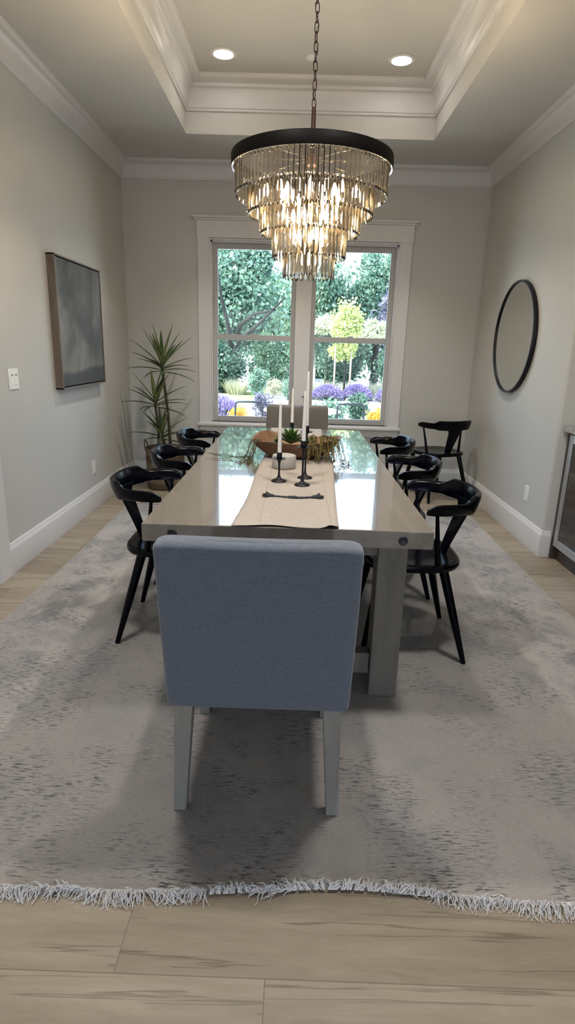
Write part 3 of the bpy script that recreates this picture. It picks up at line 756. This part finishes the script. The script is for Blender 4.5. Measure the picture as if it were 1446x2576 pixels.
for idx, (_, ti, r_, zt, ln_, a) in enumerate(spec):
    Mx = Matrix.Translation((math.cos(a)*r_, math.sin(a)*r_, L(zt))) @ Matrix.Rotation(a+PI/2, 4, 'Z')
    if idx < 100:
        if ti not in protos: protos[ti] = o = crystal(ln_).build('crystal_prism', M_crys, cd)
        else: o = protos[ti].copy(); COL.objects.link(o)
        o.matrix_local = Mx
    else:
        c_ = crystal(ln_); rest.add(c_.v, c_.f, False, Mx)
o = rest.build('crystal_prism', M_crys, cd); o['kind'] = 'stuff'
def bulb(x, y, z):
    MB().lathe([(0,0),(.006,.001),(.011,.010),(.0125,.022),(.009,.038),(.004,.052),(0,.058)], n=14).build('bulb', M_bulb, cd, loc=(x, y, L(z)))
    MB().lathe([(0,-.05),(.011,-.05),(.011,0),(0,0)], n=12).build('candle_sleeve', M_chrome, cd, loc=(x, y, L(z)))
for k in range(7): a = 2*PI*k/7+.2; bulb(.145*math.cos(a), .145*math.sin(a), 2.075)
for k in range(5): a = 2*PI*k/5+.5; bulb(.085*math.cos(a), .085*math.sin(a), 1.975)
for k in range(3): a = 2*PI*k/3+.9; bulb(.055*math.cos(a), .055*math.sin(a), 1.885)
bulb(0, -.02, 1.775)

# ------------------------------------------------------------------ recessed lights, sprinkler cap
def can(x, y, label, z=ZU, grp='recessed ceiling lights', cone=110, soft=.06):
    t_ = thing('recessed_light', label, 'ceiling light', (x, y, z), 0, grp)
    MB().lathe([(.068,-.0005),(.092,-.0005),(.094,-.003),(.090,-.006),(.072,-.008),(.066,-.002),(.068,-.0005)], n=48, cap=False).build('trim_ring', M_plastic, t_)
    MB().lathe([(0,-.0035),(.067,-.0035),(.067,-.0005),(0,-.0005)], n=40).build('lens', M_can, t_)
    ld = bpy.data.lights.new('can_spot', 'SPOT'); ld.energy = CANW; ld.color = (1,.95,.885); ld.spot_size = math.radians(cone); ld.spot_blend = .7; ld.shadow_soft_size = soft
    lo = bpy.data.objects.new('can_spot', ld); COL.objects.link(lo); lo.location = (0,0,-.02); lo.parent = t_
CANW = 50
can(-.590, 4.828, 'glowing round recessed light in the tray ceiling, left of the chandelier chain', cone=88)
can(.675, 4.858, 'glowing round recessed light in the tray ceiling, right of the chandelier chain', cone=88)
CANW = 98
can(-.590, 1.85, 'round recessed light at the near left of the tray ceiling', cone=140, soft=.16)
can(.675, 1.85, 'round recessed light at the near right of the tray ceiling', cone=140, soft=.16)
tag(MB().lathe([(0,-.014),(.030,-.013),(.040,-.009),(.044,-.001),(.044,0)], n=32).build('sprinkler_cap', M_plastic, loc=(.038, 4.85, ZU)), 'small round white cap on the tray ceiling behind the chandelier chain', 'sprinkler cap')

# ------------------------------------------------------------------ wall things
pc = thing('framed_canvas', 'grey stormy abstract canvas in a brown wood float frame on the left wall', 'painting', (XL, 4.593, 1.482))
PW, PH, PD = .462, .445, .056
b = MB(); b.box(0,PD,-PW,-PW+.010,-PH,PH).box(0,PD,PW-.010,PW,-PH,PH).box(0,PD,-PW,PW,-PH,-PH+.010).box(0,PD,-PW,PW,PH-.010,PH); b.build('frame', M_frame, pc, bevel=.001)
MB().box(.001,.012,-PW+.01,PW-.01,-PH+.01,PH-.01).build('backing', M_iron, pc)
MB().rbox(.012,PD-.004,-PW+.018,PW-.018,-PH+.018,PH-.018,.003).build('canvas', M_art, pc)
mr = thing('round_mirror', 'round mirror with a thin black metal frame on the right wall', 'mirror', (XR, 4.888, 1.493), 0)
Mm = Matrix.Rotation(-PI/2, 4, 'Y')
MB().lathe([(.414,0),(.430,0),(.432,.003),(.432,.033),(.430,.036),(.419,.036),(.417,.033),(.417,.024),(.414,.0)], n=96, M=Mm, cap=False).build('frame', M_iron, mr)
MB().lathe([(0,.002),(.418,.002),(.418,.024),(0,.024)], n=96, M=Mm, smooth=False).build('glass', M_mirror, mr)
sw = thing('light_switch', 'white double rocker light switch on the left wall near the camera', 'light switch', (XL, 3.512, 1.139))
MB().rbox(0,.006,-.060,.060,-.060,.060,.003).build('plate', M_plastic, sw)
for y in (-.024, .024):
    MB().rbox(.004,.009,y-.0175,y+.0175,-.034,.034,.002).build('rocker', M_plastic, sw)
    MB().box(.0085,.0095,y-.011,y+.011,.018,.030).build('indicator', M_slot, sw)
def outlet(x, y, z, d_, label):
    t_ = thing('wall_outlet', label, 'outlet', (x, y, z), 0 if d_ > 0 else PI, 'wall outlets')
    MB().rbox(0,.005,-.036,.036,-.058,.058,.002).build('plate', M_plastic, t_)
    for zz in (-.021,.021):
        o = MB().rbox(.004,.0065,-.0165,.0165,zz-.014,zz+.014,.002).build('socket', M_plastic, t_)
        MB().box(.0062,.0068,-.007,-.005,zz-.005,zz+.005).box(.0062,.0068,.005,.007,zz-.005,zz+.005).build('slot', M_slot, o)
outlet(XL, 4.785, .352, 1, 'white wall outlet low on the left wall under the painting')
outlet(XR, 4.245, .367, -1, 'white wall outlet low on the right wall below the mirror')

# ------------------------------------------------------------------ corner plant in basket
PX, PY = -1.262, 5.600
bk = thing('basket', 'woven brown seagrass basket in the left corner behind the chairs', 'basket', (PX, PY, 0))
pr = [(0,0),(.165,0),(.175,.01)]
for i in range(26): zz = .015+.375*i/25; pr.append((.176+.010*zz/.4+.0022*(i % 2), zz))
pr += [(.186,.398),(.178,.402),(.172,.39),(.168,.36),(0,.36)]
MB().lathe(pr, n=48).build('basket_body', M_basket, bk)
MB().lathe([(0,.34),(.165,.362),(.16,.366),(0,.372)], n=24).build('soil', M_soil, bk)
for s_ in (-1, 1):
    pts = [(s_*(.172+.012*math.sin(PI*i/14)), -.055*math.cos(PI*i/14)-.03, .375+.095*math.sin(PI*i/14)) for i in range(15)]
    MB().tube(pts, .0065, 8).build('handle', M_basket, bk)
pl = thing('dracaena_plant', 'tall three-caned spiky green dragon plant growing from the corner basket', 'plant', (PX, PY, .36))
canes = [((.055,.0),(-.005,0,.78),.42,21), ((-.055,-.02),(-.075,-.03,.45),.36,17), ((.0,-.05),(-.01,-.06,.15),.34,15)]
for (bx0, by0), tp, LL, n in canes:
    p0 = Vector((bx0,by0,0)); p1 = Vector(tp); mid = p0.lerp(p1,.5)+Vector((.012,0,0))
    co = MB().tube([p0, p0.lerp(mid,.5), mid, mid.lerp(p1,.5), p1, p1+Vector((-.003,0,.05))], [.014,.0135,.013,.0125,.012,.006], 10).build('cane', M_cane, pl)
    b = MB(); e = MB()
    for i in range(n):
        t_ = i/n; a = i*2.399+R.uniform(-.25,.25); el = -.05 + 1.45*t_**1.05
        d = (math.cos(a)*math.cos(el), math.sin(a)*math.cos(el)*.8, math.sin(el)); l_ = LL*R.uniform(.78,1.05)*(1-.12*t_)
        base = p1 + Vector((0,0,-.03+.09*t_))
        blade(b, base, d, l_, .0205, .62*(1-t_)+.10, 9, .42)
        blade(e, base+Vector((0,0,-.0012)), d, l_*.995, .0228, .62*(1-t_)+.10, 9, .39)
    b.build('leaves', M_dleaf, pl); e.build('leaf_margins', M_dedge, pl)['label'] = 'pale yellow-green leaf edges'

# ------------------------------------------------------------------ niche: counter, beverage cooler, base cabinet
CF = 1.806
tag(MB().rbox(CF-.035, XR+.72, 1.402, 3.862, .882, .922, .004).build('countertop', M_counter), 'taupe stone countertop in the wall recess at the right edge', 'countertop')
wc = thing('beverage_cooler', 'stainless steel beverage cooler with a dark glass door under the counter', 'cooler', (CF, 3.54, 0))
MB().box(.03,.58,-.295,.295,.0,.875).build('body', M_cab, wc)
MB().box(.075,.10,-.295,.295,.0,.095).build('toe_grille', M_iron, wc)
b = MB(); FW = .052
b.box(0,.03,-.292,-.292+FW,.10,.868).box(0,.03,.292-FW,.292,.10,.868).box(0,.03,-.292+FW,.292-FW,.10,.10+FW).box(0,.03,-.292+FW,.292-FW,.868-FW,.868)
dr = b.build('door', M_steel, wc, bevel=.002)
MB().box(.006,.014,-.292+FW,.292-FW,.10+FW,.868-FW).build('glass', M_tglass, dr)
MB().tube([(-.035,-.262,.25),(-.035,-.262,.75)], .008, 10).tube([(-.035,-.262,.27),(0,-.262,.27)], .005, 8).tube([(-.035,-.262,.73),(0,-.262,.73)], .005, 8).build('handle', M_steel, dr)
tag(MB().box(CF+.004, CF+.6, 3.838, 3.868, 0, .88).build('filler_panel', M_cab), 'narrow dark wood filler panel between the cooler and the wall end', 'panel')
cb_ = thing('base_cabinet', 'dark wood base cabinet beside the beverage cooler', 'cabinet', (CF, 2.32, 0))
MB().box(.02,.6,-.9,.92,.1,.878).box(.07,.6,-.9,.92,0,.1).build('carcass', M_cab, cb_)
for y in (-.45,.47):
    o = MB().rbox(0,.02,y-.44,y+.44,.12,.868,.003).build('door', M_cab, cb_); MB().tube([(-.02,y+.3,.6),(-.02,y+.3,.75)], .005, 8).build('handle', M_steel, o)

# ------------------------------------------------------------------ outside
GZ = -.15
R.seed(11)
M_gravel = mat('pale_gravel', (.6,.58,.54), .9); t = NT(M_gravel); t.col(t.ramp(t.noise(60, t.coords(), 5, .8), [(.3,(.44,.42,.38)),(.7,(.66,.64,.60))]))
M_grass = leafmat('lawn', (.20,.23,.08), (.34,.36,.15), .9, 5)
M_bark = wood('bark', (.008,.009,.009), (.022,.022,.020), (8,8,2), .9)
M_bark2 = wood('stake_wood', (.22,.18,.13), (.34,.28,.21), (8,8,2), .9)
struct(MB().box(-60, 60, YB+.16, 90, GZ-.3, GZ).build('ground', M_gravel))
tag(MB().box(-14, -1.0, 16.5, 20.6, GZ-.005, GZ+.004).build('lawn', M_grass), 'yellowish green lawn behind the lavender, seen through the left window', 'lawn')
b = MB(); b.box(-30, 30, 21.2, 60, GZ, GZ+.025)
def fol(name, c0, c1, sc=3):
    m = bpy.data.materials.new(name); m.use_nodes = True; t = NT(m); t.b.inputs['Roughness'].default_value = .55; t.b.inputs['Specular IOR Level'].default_value = .4
    ge = t.n('ShaderNodeNewGeometry'); 
    cc = t.ramp(ge.outputs['Random Per Island'], [(0, c0), (1, c1)]); cc2 = t.mix(t.ramp(t.noise(sc, t.coords(), 3), [(.35,(0,0,0)),(.65,(1,1,1))]), c0, cc)
    t.col(cc2); tl = t.n('ShaderNodeBsdfTranslucent'); t.l(cc2, tl.inputs[0]); ms = t.n('ShaderNodeMixShader'); ms.inputs[0].default_value = .35
    out = [n for n in t.t.nodes if n.type == 'OUTPUT_MATERIAL'][0]; t.l(t.b.outputs[0], ms.inputs[1]); t.l(tl.outputs[0], ms.inputs[2]); t.l(ms.outputs[0], out.inputs[0]); return m
F_teal = fol('foliage_grey_green', (.13,.235,.175), (.38,.52,.38)); F_mid = fol('foliage_green', (.11,.22,.14), (.33,.48,.28)); F_dark = fol('foliage_dark', (.065,.13,.095), (.21,.32,.22))
F_yel = fol('foliage_lime', (.38,.47,.14), (.88,.92,.48)); F_pur = fol('foliage_purple', (.16,.155,.22), (.33,.31,.40)); F_pale = fol('foliage_pale', (.45,.50,.32), (.85,.85,.68)); F_will = fol('foliage_willow', (.10,.19,.13), (.29,.42,.28))
F_lav = fol('lavender_bloom', (.25,.20,.38), (.50,.42,.66)); F_lgr = fol('lavender_green', (.16,.21,.16), (.32,.38,.30)); F_gold = fol('golden_bloom', (.70,.42,.06), (1.0,.80,.25)); F_gras = fol('pale_grass', (.45,.45,.33), (.80,.78,.62))
def leaves(b, c, rad, n, size, shell=.35, droop=0, flat=False):
    c = Vector(c); rad = Vector(rad)
    bl = [(Vector((R.gauss(0,1),R.gauss(0,1),R.gauss(0,1))).normalized()*R.uniform(.35,.85), R.uniform(.28,.5)) for _ in range(max(5,int(9)))]
    for i in range(n):
        cb_, cr_ = bl[i % len(bl)]
        d = Vector((R.gauss(0,1),R.gauss(0,1),R.gauss(0,1))).normalized()*(R.uniform(shell,1)**.6)
        p = cb_ + d*cr_ if i % 3 else d*R.uniform(.5,1)
        P_ = c + Vector((p.x*rad.x, p.y*rad.y, p.z*rad.z))
        a = Vector((R.gauss(0,1),R.gauss(0,1),R.gauss(0,1)-droop)).normalized(); q = a.cross(Vector((R.gauss(0,1),R.gauss(0,1),R.gauss(0,1)))).normalized(); s_ = size*R.uniform(.5,1.3)
        b.add([tuple(P_), tuple(P_+a*s_*.5+q*s_*.32), tuple(P_+a*s_), tuple(P_+a*s_*.5-q*s_*.32)], [(0,1,2,3)])
def tree(x, y, h, rad, n, size, fm, label, trunk=.12, cz=None, branches=(), droop=0, name='tree', group=None):
    t_ = thing(name, label, 'tree' if name == 'tree' else 'shrub', (x, y, GZ), 0, group)
    b = MB(); cz = cz if cz is not None else h-rad[2]
    leaves(b, (0,0,cz), rad, n, size, .3, droop); b.build('foliage', fm, t_)
    trunk = trunk or (.015 if name == 'shrub' else .09)
    if trunk:
        tw_ = .04 if trunk > .02 else .01
        b = MB(); b.tube([(0,0,0),(tw_,0,cz*.45),(0,0,cz*.8),(tw_,0,cz*1.15)], [trunk,trunk*.85,trunk*.6,trunk*.25], 8)
        b.build('trunk', M_bark, t_)
    for p in branches: MB().tube(p, [.10*(1-.75*i/(len(p)-1)) for i in range(len(p))], 7).build('branch', M_bark, t_)
    return t_
GB = 'trees closing off the garden'
tree(-2.35, 21.5, 4.92, (2.6,1.3,2.2), 15000, .17, F_teal, 'big spreading grey-green tree with dark limbs, seen through the left window', .22, 3.0,
     [[(0,-.5,.9),(.35,-1.2,1.7),(1.0,-1.42,2.2),(1.9,-1.45,3.1)], [(0,-.5,.9),(.05,-1.2,2.0),(-.2,-1.4,3.1),(-.35,-1.4,4.2)], [(.05,-.6,1.2),(.4,-1.2,2.2),(.9,-1.4,2.55),(1.6,-1.4,2.7)]])
tree(.1, 24.8, 4.9, (1.5,1.2,2.3), 8000, .15, F_mid, 'bushy mid-green tree behind the window post, between the left and right garden', .15, 2.9)
tree(1.15, 22.7, 4.75, (.95,.8,2.4), 9000, .16, F_will, 'weeping willow-like green tree with hanging foliage, in the right window', .15, 2.9, droop=2.2)
tree(3.0, 23.4, 4.6, (1.3,1.0,2.2), 8500, .16, F_teal, 'loose grey-green tree with gaps of sky at the top right of the window', .15, 3.4)
tree(3.35, 20.8, 3.7, (1.0,.8,1.35), 5000, .13, F_pur, 'dusky purple-leaved tree at the right edge of the garden view', .1, 2.5)
tree(-6.2, 23, 4.8, (1.8,1.5,2.6), 7000, .18, F_dark, 'dark green tree at the far left of the garden', .15, 2.8, group=GB)
tree(6.2, 23, 4.7, (1.9,1.5,2.6), 7000, .18, F_dark, 'dark green tree at the far right of the garden', .15, 2.8, group=GB)
for i, x in enumerate((-6.5,-3.6,-1.2,1.4,4.0,6.8)):
    tree(x, 30+1.6*(i % 2), 4.85+.2*(i % 3), (2.0,.75,2.5), 6500, .24, (F_dark,F_mid)[i % 2], ['tall dark tree far behind at the left end of the garden','green tree far behind the big left tree','dark tree far behind left of the window post','green tree far behind the willow-like tree','dark tree far behind the grey-green right tree','green tree far behind at the right end of the garden'][i], .0, 2.4, group=GB)
tree(-.95, 26.0, 4.9, (1.5,.6,2.6), 8000, .17, F_mid, 'green tree standing behind the gap between the big left tree and the window post', .12, 2.5, group=GB)
tree(2.05, 25.6, 5.0, (1.4,.7,2.5), 8000, .17, F_will, 'soft green tree filling in behind the willow-like tree', .12, 2.6, group=GB)
# hedges / shrubs at eye level
tree(-2.7, 19.8, 1.85, (1.5,.5,.95), 7500, .12, F_dark, 'dark shrub mass under the big left tree', 0, .85, name='shrub')
tree(-.75, 21.0, 2.1, (1.05,.5,1.05), 6500, .11, F_mid, 'green shrub mass left of the window post', 0, .95, name='shrub')
tree(1.45, 21.0, 2.0, (.95,.5,1.0), 5200, .13, F_dark, 'dark glossy shrub mass behind the staked young tree', 0, 1.0, name='shrub')
tree(3.2, 20.4, 1.6, (.8,.6,.8), 3000, .11, F_teal, 'grey-green shrub below the purple tree', 0, .8, name='shrub')
tree(1.0, 20.1, 2.55, (.9,.4,.42), 2300, .10, F_pale, 'pale flowering shrub left of the young lime-green tree', 0, 2.25, name='shrub')
tree(2.6, 19.9, 2.3, (.8,.4,.42), 2300, .10, F_pale, 'pale flowering shrub right of the young lime-green tree', 0, 2.05, name='shrub')
# young staked tree
yt = tree(1.50, 18.9, 3.1, (.62,.5,.95), 5200, .10, F_yel, 'young lime-yellow tree held by wooden stakes, in the right window', .035, 2.25)
leafb = MB(); leaves(leafb, (-.25,0,1.45), (.28,.2,.28), 500, .11); leaves(leafb, (.12,0,1.35), (.18,.2,.3), 400, .11); leafb.build('low_foliage', F_yel, yt)
for x, nm in ((1.17,'left wooden stake beside the young lime-yellow tree'),(1.66,'right wooden stake beside the young lime-yellow tree')):
    tag(MB().tube([(0,0,0),(0,0,1.62)], .03, 8).build('tree_stake', M_bark2, loc=(x, 18.6, GZ)), nm, 'stake', 'stakes by the young tree')
# pale grasses strip
for i, (x, y, w_) in enumerate([(-1.95,19.2,.3),(-1.0,19.4,.32),(-.1,19.3,.32),(.75,19.6,.36),(1.75,19.5,.36),(2.75,19.5,.36)]):
    b = MB()
    for k in range(650):
        a = R.uniform(0,2*PI); e = R.uniform(.95,1.5); rr = w_*R.random()**.5
        blade(b, (rr*math.cos(a), rr*.5*math.sin(a), 0), (math.cos(a)*math.cos(e), math.sin(a)*math.cos(e), math.sin(e)), R.uniform(.32,.58), .010, .5, 3)
    lb = ['far left','second from left','third from left','left of the young tree','right of the young tree','far right'][i]
    tag(b.build('ornamental_grass', F_gras, loc=(x, y, GZ)), 'pale feathery grass clump, %s in the row behind the lavender' % lb, 'grass clump', 'pale grass clumps')
def lavender(x, y, w_, h_, lab, n=2600, grp='purple lavender clumps'):
    t_ = thing('lavender', lab, 'lavender', (x, y, GZ), 0, grp); g = MB(); f = MB()
    for k in range(n):
        a = R.uniform(0,2*PI); e = math.acos(R.uniform(.02,1)); d = Vector((math.sin(e)*math.cos(a), math.sin(e)*math.sin(a), math.cos(e)))
        q = Vector((d.x*w_, d.y*w_*.8, d.z*h_)); s_ = R.uniform(.75,1.05); p = q*s_
        q2 = d.cross(Vector((R.gauss(0,1),R.gauss(0,1),R.gauss(0,1)))).normalized(); L_ = .10
        tgt = f if d.z > .25 or R.random() < .35 else g
        tgt.add([tuple(p), tuple(p+d*L_*.5+q2*.014), tuple(p+d*L_), tuple(p+d*L_*.5-q2*.014)], [(0,1,2,3)])
        g.add([tuple(p*.55), tuple(p*.8+q2*.02), tuple(p), tuple(p*.8-q2*.02)], [(0,1,2,3)])
    f.build('blooms', F_lav, t_); g.build('stems', F_lgr, t_)
lavender(.97, 18.2, .46, .40, 'purple lavender clump at the left of the right-hand window')
lavender(1.87, 18.3, .44, .44, 'taller purple lavender clump in the middle of the right-hand window')
lavender(2.86, 18.0, .42, .40, 'purple lavender clump at the right edge of the right-hand window')
tree(-1.15, 17.6, .95, (.36,.3,.46), 2200, .07, F_teal, 'rounded grey-green bush standing on the gravel in the left window', 0, .48, name='shrub')
tree(-.72, 18.4, .7, (.3,.3,.34), 1100, .07, F_gras, 'small pale bush right of the rounded bush', 0, .34, name='shrub')
tree(-.25, 17.9, .75, (.3,.3,.36), 1200, .07, F_teal, 'small grey-green bush near the window post', 0, .36, name='shrub')
lavender(-1.42, 10.4, .55, .62, 'pale purple flowering bush close behind the left window', 2600)
tree(-.88, 9.0, .58, (.2,.18,.24), 1100, .045, F_gold, 'golden orange flowers low behind the left patio chair', 0, .42, name='shrub')
tree(-.55, 9.9, .72, (.24,.2,.3), 1200, .05, F_pur, 'dusky pink flowering plant behind the left patio chair', 0, .50, name='shrub')
tree(1.30, 9.3, .62, (.24,.2,.28), 1400, .05, F_gold, 'golden yellow flowers at the bottom right corner of the window', 0, .46, name='shrub')
tree(.55, 10.4, .62, (.33,.25,.3), 1500, .06, F_teal, 'grey-green plant behind the right patio chair', 0, .44, name='shrub')
tree(1.12, 10.9, .72, (.3,.25,.32), 1500, .06, F_dark, 'dark green plant beside the golden yellow flowers', 0, .48, name='shrub')
tree(.05, 11.2, .35, (.4,.25,.2), 900, .06, F_teal, 'low grey-green plant beyond the patio table', 0, .32, name='shrub')
# patio furniture
M_pm = mat('patio_metal', (.035,.042,.048), .45, metal=.4)
def patio_chair(x, y, rz, label):
    t_ = thing('patio_chair', label, 'patio chair', (x, y, GZ), rz, 'metal patio chairs outside'); w_ = .185
    pts = [(-w_-.02,0,.42),(-w_,-.05,.60),(-w_+.005,-.07,.77),(-w_+.03,-.08,.80),(0,-.085,.805),(w_-.03,-.08,.80),(w_-.005,-.07,.77),(w_,-.05,.60),(w_+.02,0,.42)]
    MB().tube(pts, .0135, 10).build('back_frame', M_pm, t_)
    MB().rbox(-.21,.21,-.01,.40,.41,.43,.008).build('seat', M_pm, t_)
    for s_ in (-1,1):
        for y0, y1 in ((0,-.05),(.38,.42)): MB().tube([(s_*.21,y0,.42),(s_*.22,y1,0)], .011, 8).build('leg', M_pm, t_)
pch = patio_chair(-.63, 7.95, 0, 'dark metal patio chair outside behind the left window')
patio_chair(.745, 8.05, .05, 'dark metal patio chair outside behind the right window')
t_ = thing('patio_table', 'pale round patio table outside, behind the far upholstered chair', 'patio table', (.09, 8.3, GZ))
M_pt = mat('patio_top', (.55,.57,.58), .4)
MB().lathe([(0,.655),(.54,.655),(.545,.66),(.545,.672),(.54,.677),(0,.677)], n=64).build('tabletop', M_pt, t_)
MB().lathe([(0,0),(.26,0),(.26,.015),(.03,.03),(.03,.655),(0,.655)], n=32).build('pedestal', M_pm, t_)
# distant pale garage behind the shrubs
gh = thing('garage', 'small pale outbuilding with a blue-grey door beyond the garden, left of the window post', 'building', (-.35, 27.4, GZ))
M_gw = mat('garage_wall', (.62,.52,.46), .8); M_gd = mat('garage_door', (.28,.36,.46), .6); M_gr = mat('garage_roof', (.30,.28,.26), .8)
MB().box(-1.2,1.2,0,2.5,0,1.7).build('walls', M_gw, gh); MB().rbox(-.1,.9,-.03,.02,0,1.15,.01).build('door', M_gd, gh)
MB().add([(-1.35,-.2,1.7),(1.35,-.2,1.7),(1.35,2.7,1.7),(-1.35,2.7,1.7),(-1.35,1.25,2.3),(1.35,1.25,2.3)], [(0,1,5,4),(2,3,4,5),(0,4,3),(1,2,5),(0,3,2,1)]).build('roof', M_gr, gh)

# ------------------------------------------------------------------ light
W = bpy.data.worlds.new('sky'); SC.world = W; W.use_nodes = True; nt = W.node_tree
bg = nt.nodes['Background']; sky = nt.nodes.new('ShaderNodeTexSky'); sky.sky_type = 'NISHITA'; sky.sun_disc = False
sky.sun_elevation = math.radians(55); sky.sun_rotation = math.radians(200); sky.air_density = 1.0; sky.dust_density = 1.5; sky.ozone_density = 1
mul = nt.nodes.new('ShaderNodeMix'); mul.data_type = 'RGBA'; mul.inputs[0].default_value = .45
sc_ = nt.nodes.new('ShaderNodeVectorMath'); sc_.operation = 'SCALE'; sc_.inputs['Scale'].default_value = .22
nt.links.new(sky.outputs[0], sc_.inputs[0]); nt.links.new(sc_.outputs[0], mul.inputs[6]); mul.inputs[7].default_value = (.95,1.22,1.75,1)
nt.links.new(mul.outputs[2], bg.inputs[0]); bg.inputs[1].default_value = 1.9
sd = bpy.data.lights.new('sun', 'SUN'); sd.energy = 8.0; sd.angle = .01; sd.color = (1,.95,.86)
so = bpy.data.objects.new('sun', sd); COL.objects.link(so)
so.rotation_euler = Vector((.80,.22,-1.0)).to_track_quat('-Z','Y').to_euler()
def portal(loc, rot, sx_, sy_):
    ld = bpy.data.lights.new('portal', 'AREA'); ld.shape = 'RECTANGLE'; ld.size = sx_; ld.size_y = sy_; ld.cycles.is_portal = True
    lo = bpy.data.objects.new('portal', ld); COL.objects.link(lo); lo.location = loc; lo.rotation_euler = rot
portal(((WX0+WX1)/2, YB+.2, (WZ0+WZ1)/2), (-PI/2,0,0), WX1-WX0, WZ1-WZ0)
portal((0,-7.5,1.55), (PI/2,0,0), 4.8, 1.9)
portal((5.1,-3.8,1.55), (PI/2,0,PI/2), 2.4, 1.9)
# unseen recessed lights added in the great room as weak fill
CANW = 4
for i, (x, y) in enumerate([(-1.35,-.55),(1.35,-.55),(-1.35,-2.6),(1.35,-2.6)]):
    can(x, y, ['recessed light in the flat ceiling behind the camera, near left','recessed light in the flat ceiling behind the camera, near right','recessed light in the flat ceiling behind the camera, far left','recessed light in the flat ceiling behind the camera, far right'][i], ZC, 'recessed lights of the adjoining room')

# ------------------------------------------------------------------ camera
pi_, ya, ro = [math.radians(a) for a in (15.79, -.51, 1.66)]
fw = Vector((math.sin(ya)*math.cos(pi_), math.cos(ya)*math.cos(pi_), -math.sin(pi_))); rt = Vector((math.cos(ya), -math.sin(ya), 0)); up = rt.cross(fw)
r2 = rt*math.cos(ro)+up*math.sin(ro); u2 = -rt*math.sin(ro)+up*math.cos(ro)
cam = bpy.data.cameras.new('camera'); co = bpy.data.objects.new('camera', cam); COL.objects.link(co)
co.matrix_world = Matrix(((r2.x,u2.x,-fw.x,0),(r2.y,u2.y,-fw.y,0),(r2.z,u2.z,-fw.z,1.3635),(0,0,0,1)))
cam.sensor_fit = 'VERTICAL'; cam.sensor_height = 36; cam.lens = 36*1459.7/2576; cam.clip_start = .05; cam.clip_end = 300
SC.camera = co
vs_ = SC.view_settings; vs_.view_transform = 'Standard'; vs_.look = 'None'; vs_.exposure = 1.14; vs_.gamma = 1; vs_.use_curve_mapping = False
cy = SC.cycles; cy.use_denoising = True; cy.use_adaptive_sampling = True; cy.adaptive_threshold = .02; cy.max_bounces = 8; cy.diffuse_bounces = 4; cy.glossy_bounces = 4; cy.transmission_bounces = 8; cy.transparent_max_bounces = 24
cy.sample_clamp_indirect = 6; cy.caustics_reflective = False; cy.caustics_refractive = False
